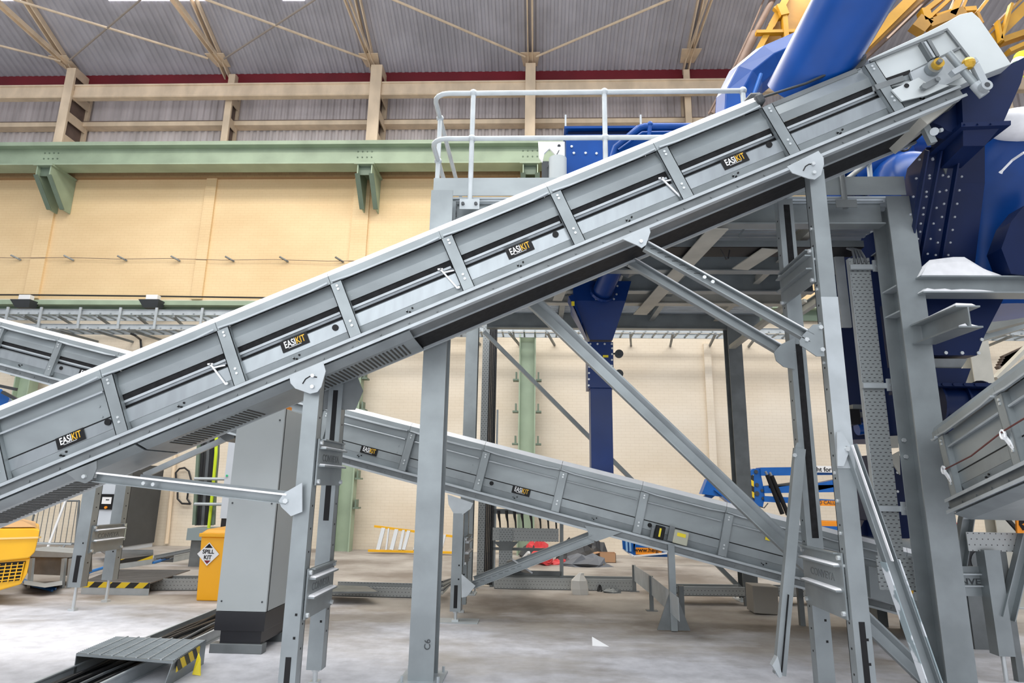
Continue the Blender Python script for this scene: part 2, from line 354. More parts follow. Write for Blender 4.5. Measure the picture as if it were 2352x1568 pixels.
# crane runway beam
t = thing('crane_runway_beam', 'long pale green steel beam along the top of the brick wall', 'beam', (-2, 15.5, zcb))
h = zcr-zcb
MB().bb(-22, 15, 15.35, 15.85, zcr-.11, zcr).build('top_flange', green, t)
MB().bb(-22, 15, 15.57, 15.63, zcb+.03, zcr-.11).build('web_plate', green, t)
MB().bb(-22, 15, 15.37, 15.85, zcb, zcb+.035).build('bottom_flange', green, t)
MB().bb(-22, 15, 15.85, 16.05, zcr-.06, zcr-.02).build('surge_plate', greend, t)
for x in (118, 838, 1218, 1600):
    X = wx(x, 360, 15.57); b = MB()
    for i in range(4):
        for k in range(3): b.bolt((X-.2+i*.13, 15.57, zcb+.12+k*.17), (0, -1, 0), .02, .02)
    b.build('splice_bolts', greend, t, kind='stuff')
for x, lb in ((104, 'green steel bracket under the crane beam at far left'), (838, 'green steel bracket under the crane beam left of the handrail'), (1217, 'green steel bracket behind the white panel of the blue machine')):
    X = wx(x, 385, 15.4); zt = zcb
    t = thing('beam_bracket', lb, 'bracket', (X, 16.0, zt-1.0), 'green brackets carrying the crane beam')
    MB().bb(X-.27, X+.27, 15.30, 16.25, zt-.05, zt).build('cap_plate', green, t)
    MB().bb(X-.17, X+.17, 15.45, 15.49, zt-.30, zt-.05).build('cross_plate', greend, t)
    for s in (-1, 1):
        xx = X+s*.19
        p = [V((xx, 15.34, zt-.05)), V((xx, 16.29, zt-.05)), V((xx, 16.29, zt-1.05)), V((xx, 16.0, zt-1.05)), V((xx, 15.34, zt-.32))]
        MB().prism(p, (.03, 0, 0)).build('side_plate', green, t)
        MB().loft([V((xx-.05, 15.32, zt-.32)), V((xx+.08, 15.32, zt-.32)), V((xx+.08, 15.35, zt-.32)), V((xx-.05, 15.35, zt-.32))],
                  [V((xx-.05, 15.98, zt-1.05)), V((xx+.08, 15.98, zt-1.05)), V((xx+.08, 16.01, zt-1.05)), V((xx-.05, 16.01, zt-1.05))]).build('edge_flange', greend, t)
# pilaster strips and cornice band in the brickwork
k = 2
for x, wd in ((98, .42), (470, .30), (824, .46), (1206, .46), (-300, .4)):
    X = wx(x, 560, 16.3)
    struct(MB().bb(X-wd/2, X+wd/2, YW-.07, YW, zb, 10.05).build('trim_%d' % k, brick_up, org=(X, YW, zb))); k += 1
struct(MB().bb(-24, 20, YW-.12, YW, 10.05, 10.40).build('trim_%d' % k, brickmat('stained_cornice_brick', (.50, .34, .17), (.46, .30, .15), (.36, .23, .12)), org=(0, YW, 0))); k += 1
X = wx(1630, 900, 16.2)
struct(MB().bb(X-.09, X+.09, YW-.1, YW, 0, 5.3).build('trim_%d' % k, brick_lo, org=(X, YW, 0))); k += 1
# wire with clips
a = PY(-200, 590, 16.22); b = PY(1000, 602, 16.22)
t = thing('wall_wire', 'thin red wire stretched along the upper brick wall on small grey clips', 'wire', (a+b)/2)
m = MB(); n = 10
m.tube([a.lerp(b, i/n)+V((0, 0, .03 if i % 2 else 0)) for i in range(n+1)], .008, 5); m.build('wire', brown, t)
for x in (42, 163, 285, 407, 531, 655, 782):
    p = PY(x, 593+(x/800)*5, 16.28); m = MB(); m.bar(p+V((-.1, -.16, .04)), p+V((.09, 0, -.05)), .05, .035); m.build('clip', galv_dark, t)
m = MB(); m.tube([PY(-300, 676, 16.1), PY(58, 677, 16.1), PY(352, 680, 16.1), PY(700, 685, 16.1), PY(1000, 689, 16.1)], .022, 6)
tag(m.build('power_cable', rubber), 'black cable running along the wall just above the lower green beam', 'cable')
# lower green beam
z0 = PY(300, 700, 16.0).z; z1 = PY(300, 690, 16.0).z
t = thing('ledge_beam', 'low green steel beam along the wall under the black cable', 'beam', (-5, 16.1, z0-.3))
MB().bb(-22, 15, 15.98, 16.28, z0, z1).build('top_flange', green, t)
MB().bb(-22, 15, 16.2, 16.26, z0-.28, z0).build('web_plate', greend, t)
for x, lb in ((58, 'white floodlight on the green ledge beam at far left'), (350, 'white floodlight on the green ledge beam, right one of two')):
    p = PY(x, 690, 15.9); t = thing('floodlight', lb, 'light', p+V((0, 0, -.1)), 'floodlights on the ledge beam')
    MB().bb(p.x-.16, p.x+.16, 15.84, 16.0, p.z-.01, p.z+.15).build('housing', white, t, bevel=.01)
    m = MB(); m.loft([p+V((-.26, -.2, -.02)), p+V((.3, -.2, -.02)), p+V((.3, .15, -.02)), p+V((-.26, .15, -.02))], [p+V((-.16, -.1, -.22)), p+V((.22, -.1, -.22)), p+V((.22, .12, -.22)), p+V((-.16, .12, -.22))]); m.build('lamp_head', dgrey, t)
# cable ladders along the wall
def cable_ladder(nm, lb, z, x0, x1, Y0, Y1, H, rung=.27, hang=None):
    t = thing(nm, lb, 'cable tray', ((x0+x1)/2, (Y0+Y1)/2, z), 'cable ladders along the wall')
    for Y in (Y0, Y1):
        MB().ext((x0, Y, z+H/2), (x1, Y, z+H/2), C_(.03, H, .006)).build('side_rail', galv_plate, t)
    m = MB(); x = x0
    while x < x1: m.bb(x-.02, x+.02, Y0, Y1, z+.02, z+.05); x += rung
    m.build('rungs', galv, t, kind='stuff')
    return t
zl1 = PY(300, 723, 15.1).z; zl2 = PY(300, 756, 15.1).z
t1 = cable_ladder('cable_ladder', 'upper galvanised cable ladder along the wall below the green ledge beam', zl1, -16, -1.2, 15.1, 15.7, .14)
t2 = cable_ladder('cable_ladder', 'lower galvanised cable ladder running the whole wall at mezzanine height', zl2, -16, 14, 15.1, 15.7, .13)
for x in (18, 95, 185, 277, 360, 465, 560):
    p = PY(x, 716, 15.07); MB().bb(p.x-.03, p.x+.03, 15.04, 15.07, zl2, zl1+.18).build('hanger', galv_plate, t1)
    MB().bar((p.x+.5, 15.0, zl1-.06), (p.x+.1, 16.29, zl1-.06), .05, .05).build('support_arm', galv_dark, t1)
for x in (160, 245, 330, 1085, 1180, 1265, 1450, 1545, 1640, 1735, 2100, 2300):
    p = PY(x, 770, 15.4); MB().bar((p.x-.10, 14.9, zl2-.06), (p.x+.12, 16.29, zl2-.06), .05, .05).build('support_arm', galv_dark, t2)
m = MB(); m.tube([PY(300, 766, 15.5), PY(310, 770, 15.6), PY(323, 780, 16.2), PY(327, 830, 16.25), PY(326, 900, 16.25)], .03, 6)
tag(m.build('drop_cable', rubber), 'black cable dropping down the wall from the lower cable ladder', 'cable')
# green wall stanchions
for x, ym, lb, zt in ((1211, 900, 'pale green steel post on the wall, right of the black cable riser', 5.4), (806, 1000, 'pale green steel post on the wall beside the yellow ladder', 5.4), (60, 900, 'pale green steel post on the wall seen under the left conveyor', 5.4)):
    X = PY(x, ym, 15.9).x; t = thing('wall_stanchion', lb, 'column', (X, 15.9, 0), 'green posts on the lower wall')
    w_ = .42
    MB().ext((X, 15.85, 0), (X, 15.85, zt), I_(.30, w_, .02, .03), up=(1, 0, 0)).build('post', green, t)
    for s in (-1, 1):
        for zz in (1.0, 1.7, 2.6, 3.4, 4.2):
            m = MB(); m.bb(X+s*.22, X+s*.36, 15.72, 15.98, zz, zz+.04); m.bb(X+s*.26, X+s*.30, 15.74, 15.96, zz+.04, zz+.22); m.build('lug', greend, t)
# roof trusses, chords and bracing rods
TR = [((150, 145), (0, -15), (70, 0), (1, 3)), ((504, 140), (385, -5), (440, -12)), ((852, 140), (798, -5), (822, -10)), ((1218, 138), (1218, -10), (1218, -30)), ((1583, 130), (1622, -10), (1640, -10))]
for i, tr in enumerate(TR):
    n0 = tr[0]; X0 = wx([163, 517, 864, 1218, 1583][i], 200, 16.2)
    nd = RP(n0[0], n0[1], .2); zc = nd.z
    lb = ['leftmost cream roof rafter pair', 'cream roof rafter pair second from the left', 'cream roof rafter pair above the wide third column', 'cream roof rafter seen straight on above the handrail', 'cream roof rafter left of the sloping brown pipes'][i]
    t = thing('roof_rafter', lb, 'rafter', nd, 'cream rafters under the roof')
    a = V((nd.x, EY-.3, 0)); a.z = EZ + (EY-a.y)*tan(SL)-.14; b = a+rdir*6.5
    for s in (-1, 1):
        m = MB(); m.bar(a+X_*s*.07, b+X_*s*.07, .035, .16, up=(0, 0, 1)); m.build('top_chord', cream, t)
    p = nd; q = V((nd.x, nd.y-5.2, nd.z))
    for s in (-1, 1):
        m = MB(); m.bar(p+X_*s*.06, q+X_*s*.06, .03, .12, up=(0, 0, 1)); m.build('bottom_chord', cream, t)
    m = MB(); m.prism([nd+V((-.28, -.32, 0)), nd+V((.28, -.32, 0)), nd+V((.2, .28, 0)), nd+V((-.2, .28, 0))], (0, 0, .02)); m.build('gusset_plate', cream, t)
ndp = [RP(*tr[0], .2) for tr in TR]
def rod(x0, y0, x1, y1, z, lb, nm='bracing_rod', ext=1.0, r=.032, mt=None):
    a = PZ(x0, y0, z); b = PZ(x1, y1, z)
    b = a+(b-a)*ext
    tag(MB().tube([a, b], r, 8).build(nm, mt or cream), lb, 'rod', 'cream bracing rods under the roof')
zr_ = ndp[1].z-.05
rod(140, 140, 0, 105, ndp[0].z-.05, 'short cream bracing rod running off the left edge from the first rafter', ext=1.5)
rod(478, 134, 36, 0, zr_, 'cream bracing rod between the first and second rafters', ext=1.1)
rod(842, 136, 476, 0, zr_, 'cream bracing rod between the second and third rafters', ext=1.1)
rod(1206, 130, 906, 0, ndp[3].z-.05, 'cream bracing rod between the third and fourth rafters', ext=1.1)
rod(1232, 130, 1535, 0, ndp[3].z-.05, 'cream bracing rod rising right from the fourth rafter', ext=1.1)
rod(160, 138, 322, 0, ndp[0].z-.05, 'dim bracing rod rising right from the first rafter', r=.026, ext=1.1, mt=mat('dull_cream_paint', (.36, .31, .27), .6))
rod(515, 135, 722, 0, zr_, 'dim bracing rod rising right from the second rafter', r=.026, ext=1.1, mt=MATS['dull_cream_paint'])
# translucent roof light strips
gl = mat('translucent_roof_light', (.9, .9, .95), .5, emit=(1, .97, 1, 2.2))
k = 1
for xa, xb in ((250, 480), (-60, 60), (650, 700)):
    A = RP(xa, 2, .06); B = RP(xb, 2, .06)
    struct(MB().prism([A, B, B+rdir*2.5, A+rdir*2.5], -rn*.02).build('window_%d' % k, gl)); k += 1
# sloping brown pipes in front of the gable
for dx, r, lb in ((0, .10, 'thicker sloping brown pipe rising to the roof left of the blue ducts'), (-12, .03, 'thin sloping pipe beside the thick brown one')):
    m = MB(); m.tube([PY(1640+dx, 262, 13.5), PY(1700+dx, 150, 13.0), PY(1735+dx, 75, 12.8)], r, 10); m.tube([PY(1735+dx, 75, 12.8), PY(1790+dx*2, -30, 12.4)], r*.7, 10)
    tag(m.build('sloping_pipe', brown, smooth=True), lb, 'pipe', 'brown pipes up to the roof')
# yellow travelling crane
t = thing('bridge_crane', 'amber yellow lattice bridge crane at upper right behind the blue duct', 'crane', PY(2050, 60, 11.5))
def cb(nm, a, b, w, h, Y=11.5, Y2=None, m_=None):
    MB().bar(PY(a[0], a[1], Y), PY(b[0], b[1], Y2 or Y), w, h, up=(0, -1, 0)).build(nm, m_ or craney, t)
ochre = mat('crane_ochre_plate', (.30, .155, .02), .6, 0, .2, 2)
m = MB(); m.prism(ppoly([(1722, 148), (1768, 66), (1808, -15), (1905, -15), (1880, 60), (1830, 150)], 12.1), (0, .05, 0)); m.build('web_plate', ochre, t)
cb('top_chord', (1724, 148), (1768, 66), .12, .2, 12.0); cb('top_chord', (1768, 66), (1812, -15), .14, .2, 12.0)
cb('strut', (1790, 15), (1800, 40), .18, .2, 11.9); cb('strut', (1800, 35), (1806, 112), .10, .15, 11.9); cb('strut', (1800, 40), (1778, 18), .07, .1, 11.9); cb('strut', (1852, 48), (1868, -12), .05, .1, 11.9)
cb('cross_bar', (1736, 76), (1845, 74), .07, .12, 11.9); cb('cross_bar', (1725, 128), (1760, 130), .05, .1, 11.9)
cb('bottom_chord', (1962, 128), (2106, -15), .20, .18, 11.5); cb('bottom_chord', (1975, 128), (2130, -15), .10, .18, 11.6, m_=ochre)
cb('strut', (2104, 72), (2124, 48), .28, .2, m_=ochre); cb('strut', (2125, 50), (2190, -10), .07, .15); cb('strut', (2128, 52), (2120, 25), .16, .2); cb('cross_bar', (2122, 28), (2168, -8), .10, .15); cb('cross_bar', (2130, 60), (2210, 30), .18, .2, m_=ochre)
cb('strut', (2182, 40), (2205, -12), .12, .2); cb('strut', (2148, 38), (2192, 24), .06, .1); cb('strut', (2205, 30), (2222, -10), .05, .1); cb('cross_bar', (2212, 26), (2238, 24), .10, .15)
cb('strut', (2240, 32), (2252, 58), .06, .15, m_=ochre); cb('strut', (2244, 30), (2275, -10), .06, .1)
cb('top_chord', (2262, 108), (2400, -28), .20, .2, 11.2); cb('top_chord', (2250, 96), (2360, -15), .05, .1, 11.1, m_=ochre)
cb('bottom_chord', (2296, 98), (2400, 62), .12, .2, 11.2); cb('strut', (2312, 122), (2400, 82), .08, .2, 11.2); cb('strut', (2290, 50), (2298, 96), .05, .1, 11); cb('strut', (2298, 92), (2322, 10), .05, .1, 11)
for a_, b_ in (((2280, 60), (2400, -60)), ((2036, 90), (2190, -60))):
    cb('drop_rail', a_, b_, .04, .06, 12.6, m_=brown)
m = MB(); m.bar(PY(1978, 140, 14), PY(2150, -20, 14), .12, .25, up=(0, -1, 0)); tag(m.build('roof_purlin', brown), 'brown roof member behind the yellow crane chord', 'beam')
# ------------------------------------------------------------------ belt conveyors
class Conv:
    def __init__(s, O, az, inc, W=.72):
        s.O = V(O); s.W = W
        s.u = V((cos(az)*cos(inc), sin(az)*cos(inc), sin(inc)))
        s.d = V((-sin(az), cos(az), 0)); s.n = s.u.cross(s.d)
        if s.n.z < 0: s.n = -s.n
    def L(s, a, w, v): return s.O+s.u*a+s.d*w+s.n*v
    def ex(s, mb, a0, a1, prof): return mb.prism([s.L(a0, w, v) for w, v in prof], s.u*(a1-a0))
    def at(s, x, y, w=0.0):  # pixel -> (a, v) on the plane at depth w
        d = ray(x, y); o = s.O+s.d*w; t = (o-CC).dot(s.d)/d.dot(s.d); p = CC+d*t-o; return p.dot(s.u), p.dot(s.n)
    def pl(s, pts, w=0.0): return [s.L(*[(lambda q: (q[0], w, q[1]))(s.at(x, y, w))][0]) for x, y in pts]
def strip(w0, v0, w1, v1, t=.006):
    d = hypot(w1-w0, v1-v0); a, b = -(v1-v0)/d*t, (w1-w0)/d*t
    return [(w0, v0), (w1, v1), (w1+a, v1+b), (w0+a, v0+b)]
def sticker(cv, parent, a, v0=-.335, w=-.004, s=1.0, far=False):
    m = MB(); m.prism([cv.L(a-.115*s, w, v0-.045*s), cv.L(a+.115*s, w, v0-.045*s), cv.L(a+.115*s, w, v0+.05*s), cv.L(a-.115*s, w, v0+.05*s)], -cv.d*.003)
    o = m.build('maker_sticker', black, parent); o['label'] = 'black sticker lettered in white and amber'
    c = cv.L(a, w-.0035, v0+.008)
    text('lettering', 'EASI', .056*s, c+cv.u*(.012*s), cv.u, cv.n, MATS['white_paint'], o, off=.016, align='RIGHT', sx=.66)
    text('lettering', 'KIT', .056*s, c+cv.u*(.012*s), cv.u, cv.n, mat('amber_print', (.75, .42, .02), .5), o, off=.010, align='LEFT', sx=.66)
    MB().prism([c+cv.u*(x_*s)-cv.n*(.034*s)+cv.n*y_ for x_, y_ in ((-.06, 0), (.05, 0), (.05, .003), (-.06, .003))], -cv.d*.002).build('lettering', MATS['white_paint'], o)
def conveyor(cv, name, label, ribs, a0, a1, nolid=(), solid=(), P=.983, stick=(), holes=(), latch=(), guard=None, lid=cover_white, covend=None):
    t = thing(name, label, 'conveyor', cv.L((a0+a1)/2, cv.W/2, -.65), 'galvanised belt conveyors')
    W = cv.W
    edges = sorted(ribs); segs = []
    e = [a0]+[r for r in edges if a0 < r < a1]+[a1]
    ce = covend if covend is not None else a1
    for i in range(len(e)-1):
        x0, x1 = e[i], e[i+1]; mid = (x0+x1)/2
        if not any(n0 <= mid <= n1 for n0, n1 in nolid) and x0 < ce:
            m = MB(); cv.ex(m, x0+.002, x1-.002, [(-.028, .068), (.0, .118), (W, .118), (W+.028, .068), (W+.024, .066), (W-.002, .112), (.002, .112), (-.024, .066)]); m.build('lid', lid, t)
            m = MB(); cv.ex(m, x0+.002, x1-.002, [(-.028, .068), (-.02, .068), (-.02, -.004), (-.028, -.004)]); m.build('lid_skirt', galv_sheet, t)
            m = MB()
            k = 6; xs = [x0+.02+(x1-x0-.04)*j/k for j in range(k+1)]
            for j in range(k):
                f0 = .012 if j == 0 else 0; f1 = .012 if j == k-1 else 0
                m.add([cv.L(xs[j], -.055, f0), cv.L(xs[j+1], -.055, f1), cv.L(xs[j+1], -.022, .012+f1*.3), cv.L(xs[j], -.022, .012+f0*.3),
                       cv.L(xs[j], -.055, -.014+f0), cv.L(xs[j+1], -.055, -.014+f1), cv.L(xs[j+1], -.022, -.004), cv.L(xs[j], -.022, -.004)], [[0, 1, 2, 3], [4, 7, 6, 5], [0, 4, 5, 1], [1, 5, 6, 2], [2, 6, 7, 3], [3, 7, 4, 0]])
            m.build('lip', galv_plate, t)
        if any(s0 <= mid <= s1 for s0, s1 in solid):
            m = MB(); cv.ex(m, x0, x1, strip(.012, .01, .012, -.320, .006))
            for j in (.25, .4): m.bolt(cv.L(x1-.10, .010, -.06-j*.6), -cv.d, .008, .006)
            m.build('upper_panel', galv_sheet, t)
            m = MB(); cv.ex(m, x0+.10, x1-.03, [(.012, -.100), (-.020, -.104), (-.024, -.112), (-.020, -.120), (.012, -.112)]); m.build('panel_ledge', galv_plate, t)
            m = MB(); cv.ex(m, x0, x1, strip(.012, -.332, .012, -.425, .006)); m.build('lower_panel', galv_spangle if lid is cover_white and nolid else galv, t)
            lp = t.children[-1]
            m = MB(); cv.ex(m, x0, x1, [(.016, -.31), (.022, -.31), (.022, -.345), (.016, -.345)]); m.build('seam_gap', black, t)
        else:
            m = MB(); cv.ex(m, x0, x1, strip(.034, .01, -.004, -.113, .006)); cv.ex(m, x0, x1, strip(-.004, -.113, .012, -.19, .006))
            for j in range(4): m.bolt(cv.L(x0+.12+(x1-x0)*.24*j, .008, -.155), -cv.d, .006, .004)
            m.build('upper_panel', galv_sheet, t)
            m = MB(); cv.ex(m, x0, x1, [(.022, -.188), (.06, -.188), (.06, -.30), (.048, -.30), (.022, -.236)]); m.build('belt_edge', belt, t)
            m = MB(); cv.ex(m, x0+.03, x1-.02, [(.014, -.240), (.028, -.240), (.028, -.260), (.014, -.260)])
            m.build('slide_rail', galv_plate, t)
            m = MB(); cv.ex(m, x0, x1, strip(.05, -.293, .006, -.318, .006)); cv.ex(m, x0, x1, strip(.028, -.262, .05, -.293, .004)); cv.ex(m, x0, x1, strip(.006, -.318, .006, -.427, .006))
            m.build('lower_panel', galv_spangle, t); lp = t.children[-1]
        for sa in stick:
            if x0 <= sa < x1: sticker(cv, lp, sa, -.345 if not any(s0 <= sa <= s1 for s0, s1 in solid) else -.372, w=.002 if not any(s0 <= sa <= s1 for s0, s1 in solid) else .004)
        for ha, hv in holes:
            if x0 <= ha < x1: MB().cyl(cv.L(ha, -.004, hv), cv.L(ha, .03, hv), .026, 16).build('inspection_hole', black, lp)
        m = MB(); mid = (x0+x1)/2
        cv.ex(m, x0, x1, strip(.012, -.427, .03, -.505, .006)); m.bolt(cv.L(mid, .012, -.455), -cv.d, .006); m.build('channel_web', galv, t)
        h = MB()
        for q, r_ in ((0, -.462), (.05, -.452), (.02, -.475)): h.cyl(cv.L(mid+q, .008, r_), cv.L(mid+q, .03, r_), .008, 8)
        h.build('bolt_slot', black, t)
    for r in edges:
        if not (a0-.01 <= r <= a1+.01): continue
        m = MB(); cv.ex(m, r-.008, r+.095, [(-.038, -.012), (-.030, -.012), (-.030, -.50), (-.038, -.50)])
        for q in (r-.008, r+.089): cv.ex(m, q, q+.006, [(-.038, -.012), (.012, .0), (.012, -.48), (-.038, -.50)])
        m.cur = 1
        for vv in (-.045, -.075, -.37, -.41): m.bolt(cv.L(r+.045, -.038, vv), -cv.d, .011, .008)
        m.build('side_rib', [galv, bolt], t)
    # base rails, running whole length
    m = MB(); cv.ex(m, a0, a1, [(-.048, -.505), (.03, -.505), (.03, -.512), (-.041, -.512), (-.041, -.53), (-.048, -.53)]); m.build('side_rail', galv_plate, t)
    m = MB(); cv.ex(m, a0, a1, [(-.02, -.512), (.0, -.512), (.0, -.60), (-.02, -.60)]); x = a0
    while x < a1: m.bolt(cv.L(x, -.02, -.57), -cv.d, .008, .008); x += .245
    m.build('side_rail', galv_dark, t)
    m = MB(); cv.ex(m, a0, a1, [(-.055, -.598), (.06, -.598), (.06, -.606), (-.047, -.606), (-.047, -.622), (-.055, -.622)]); m.build('side_rail', galv_plate, t)
    m = MB(); cv.ex(m, a0, a1, [(.0, -.60), (.24, -.612), (.24, -.60)]); m.build('floor_sheet', galv_dark, t)
    m = MB(); cv.ex(m, a0, a1, [(.24, -.605), (.25, -.605), (.25, -.625), (.24, -.625)]); m.build('belt_lip', galv_plate, t)
    m = MB(); cv.ex(m, a0, a1, [(.25, -.60), (W-.04, -.60), (W-.04, -.61), (.25, -.61)]); m.build('return_belt', belt, t)
    m = MB(); cv.ex(m, a0, a1, [(W-.04, -.60), (W, -.60), (W, -.63), (W-.04, -.63)]); m.build('far_rail', galv_plate, t)
    m = MB(); cv.ex(m, a0, a1, [(W-.012, .06), (W, .06), (W, -.60), (W-.012, -.60)]); m.build('far_side_panel', galv_sheet, t)
    m = MB(); cv.ex(m, a0, a1, [(.06, -.195), (W-.02, -.195), (W-.02, -.21), (.06, -.21)]); m.build('carrying_belt', belt, t)
    for la in latch:
        m = MB(); m.bar(cv.L(la, -.01, -.24), cv.L(la+.07, -.01, -.455), .012, .012, up=cv.d); m.bar(cv.L(la+.015, -.01, -.28), cv.L(la+.11, -.01, -.30), .01, .01, up=cv.d); m.bar(cv.L(la-.02, -.01, -.235), cv.L(la+.02, -.01, -.25), .012, .012, up=cv.d)
        m.cur = 1; m.bolt(cv.L(la+.08, .0, -.45), -cv.d, .012, .02); m.build('latch_lever', [cover_white, bolt], t)
    if guard:
        for g0, g1 in guard:
            m = MB(); cv.ex(m, g0, g1, [(-.01, -.625), (.10, -.665), (.56, -.665), (W-.04, -.62), (W-.06, -.61), (.55, -.655), (.11, -.655), (.0, -.615)])
            m.cur = 1; x = g0+.15
            while x < g1-.12:
                if (x % 1.4) < .95 and lid is cover_white: cv.ex(m, x, x+.014, [(.16, -.666), (.50, -.666), (.50, -.669), (.16, -.669)])
                x += .035
            m.build('underbelt_guard', [galv, mesh_black], t)
    return t
cvA = Conv((-3.5, 4.91, 2.4), 0.0, radians(23.885))
P_ = .983
ribsA = [i*P_ for i in range(-3, 8)]
def sA(x, y): return cvA.at(x, y)
mainc = conveyor(cvA, 'belt_conveyor', 'long galvanised belt conveyor climbing left to right across the whole foreground', ribsA, -2.95, sA(2200, 208)[0],
    nolid=((6*P_, 9),), solid=((-1.0, 0),), stick=[sA(162, 1010)[0], sA(680, 795)[0], sA(1196, 577)[0], sA(1689, 370)[0]],
    holes=[(sA(247, 968)[0], -.36), sA(770, 752), sA(1276, 538), sA(1767, 332)], latch=(.84, 2.84, 4.84), guard=((-2.9, 0.1), (.12, 2.42)))
# sheet plate where the duct drops in
m = MB(); cvA.ex(m, 6*P_, 7*P_, strip(.03, .0, .03, .012, .006)); cvA.ex(m, 6*P_+.05, 7*P_-.04, [(W_, V_) for W_, V_ in ((.02, .02), (.026, .02), (.026, -.02), (.02, -.02))])
m.build('lip', galv_dark, mainc)
# hood at the head end
def hood(parent):
    cv = cvA; m = MB(); pts = cv.pl([(1994, 136), (2125, 76), (2175, 50), (2205, 33), (2233, 27), (2250, 42), (2323, 147), (2263, 170), (2205, 196), (2100, 190), (2010, 205)], -.012)
    m.prism(pts, cv.d*(cv.W+.03)); m.build('head_hood', head_white, parent, bevel=.004)
    hd = parent.children[-1]
    a0 = cv.pl([(1998, 141), (2128, 80), (2172, 58)], -.04)
    m = MB(); m.bar(a0[0], cv.pl([(2170, 78)], -.04)[0]+cv.n*.02, .02, .012, up=cv.d); m.build('frame_edge', galv_dark, hd)
    for p, q, w_ in (((2175, 70), (2226, 135), .018), ((1998, 142), (2176, 68), .02), ((2095, 165), (2205, 110), .02), ((2010, 202), (2075, 180), .05)):
        A, B = cv.pl([p, q], -.03); MB().bar(A, B, .02, w_, up=cv.n).build('frame_edge', galv_dark, hd)
    pts = cv.pl([(2012, 205), (2008, 190), (2090, 165), (2098, 180)], -.02); MB().prism(pts, cv.d*.02).build('grey_panel', galv, hd)
    pts = cv.pl([(2036, 188), (2092, 168), (2090, 160), (2030, 181)], -.025); MB().prism(pts, cv.d*.01).build('belt_slot', belt, hd)
    for p, q, w_ in (((2115, 100), (2138, 138), .05), ((2130, 94), (2152, 132), .04)):
        A, B = cv.pl([p, q], -.035); MB().bar(A, B, .03, w_, up=cv.n).build('stiffener', galv_dark, hd)
    A, B = cv.pl([(2123, 97), (2145, 133)], -.055); MB().bar(A, B, .02, .02, up=cv.n).build('stiffener', galv_plate, hd)
hood(mainc)
t = thing('head_drive_bearing', 'pale zinc bearing plate with amber bearing at the top end of the climbing conveyor', 'bearing', PY(2140, 190, 4.83))
cv = cvA
MB().prism(cv.pl([(2090, 166), (2180, 125), (2192, 132), (2218, 172), (2120, 222), (2098, 186)], -.055), cv.d*.02).build('tension_plate', galv_plate, t)
MB().prism(cv.pl([(2048, 206), (2110, 178), (2128, 190), (2180, 196), (2130, 218), (2072, 232)], -.06), cv.d*.015).build('lower_plate', head_white, t)
m = MB(); c = cv.pl([(2140, 160)], -.06)[0]; m.cyl(c, c-cv.d*.05, .062, 20); m.build('bearing_housing', galv, t)
m = MB(); m.cyl(c-cv.d*.03+cv.u*.01, c-cv.d*.09+cv.u*.01, .045, 16); m.build('amber_bearing', brass, t)
m = MB(); m.cyl(c-cv.d*.09, c-cv.d*.12, .02, 12); m.build('shaft_end', galv_dark, t)
m = MB(); c = cv.pl([(2082, 197)], -.062)[0]; m.cyl(c, c-cv.d*.006, .02, 16); m.build('plate_hole', black, t)
m = MB(); A, B = cv.pl([(2120, 202), (2150, 186)], -.09); m.bar(A, B, .03, .05, up=cv.n); m.bolt(A, -cv.d, .03, .03); m.bolt(B, -cv.d, .022, .03); m.build('tension_screw', galv_dark, t)
t = thing('shaft_tension_assembly', 'grey steel tensioner tube with amber knob and ring clamp overhanging the blue chute', 'tensioner', PY(2225, 170, 4.75))
A, B = cv.pl([(2178, 122), (2252, 208)], -.14); MB().cyl(A, B, .030, 14).build('tube', galv_sheet, t, smooth=True)
A2 = A.lerp(B, .82); MB().cyl(A2, B+(B-A).normalized()*.05, .042, 14).build('end_socket', galv_plate, t, smooth=True)
c = cv.pl([(2224, 146)], -.17)[0]; MB().ball(c, .052, 12).build('amber_knob', brass, t)
m = MB(); A, B = cv.pl([(2185, 170), (2240, 140)], -.16); m.bar(A, B, .05, .045, up=cv.n); A, B = cv.pl([(2238, 150), (2265, 205)], -.16); m.bar(A, B, .04, .06, up=cv.n); m.build('clamp_arm', galv_plate, t)
A, = cv.pl([(2258, 203)], -.18); m = MB(); m.cyl(A, A-cv.d*.05, .045, 16); m.cur = 1; m.cyl(A-cv.d*.05, A-cv.d*.053, .022, 12); m.build('ring', [galv_plate, dgrey], t)
# lower end wedge at the head
m = MB(); m.prism(cv.pl([(2205, 214), (2206, 226), (2130, 285), (2105, 262)], .06), cv.d*.5); m.build('discharge_plate', beige_steel, mainc)

cvB = Conv((-1.65, 8.2, 2.27), radians(-4.7), radians(-13.4))
ribsB = [i*1.005 for i in range(0, 7)]+[-1.2+.0]+[-5.42-1.005*k for k in range(-3, 3)]
def sB(x, y): return cvB.at(x, y)
lowc = conveyor(cvB, 'belt_conveyor', 'long galvanised belt conveyor behind, descending left to right under the climbing one', ribsB, -9.0, 6.8,
    solid=((-1.2, 9),), stick=[sB(847, 1036)[0], sB(1197, 1127)[0], sB(196, 862)[0]], holes=[(sB(784, 1014)[0], -.36), (sB(1130, 1105)[0], -.37), (sB(1494, 1198)[0], -.37), sB(140, 845)])
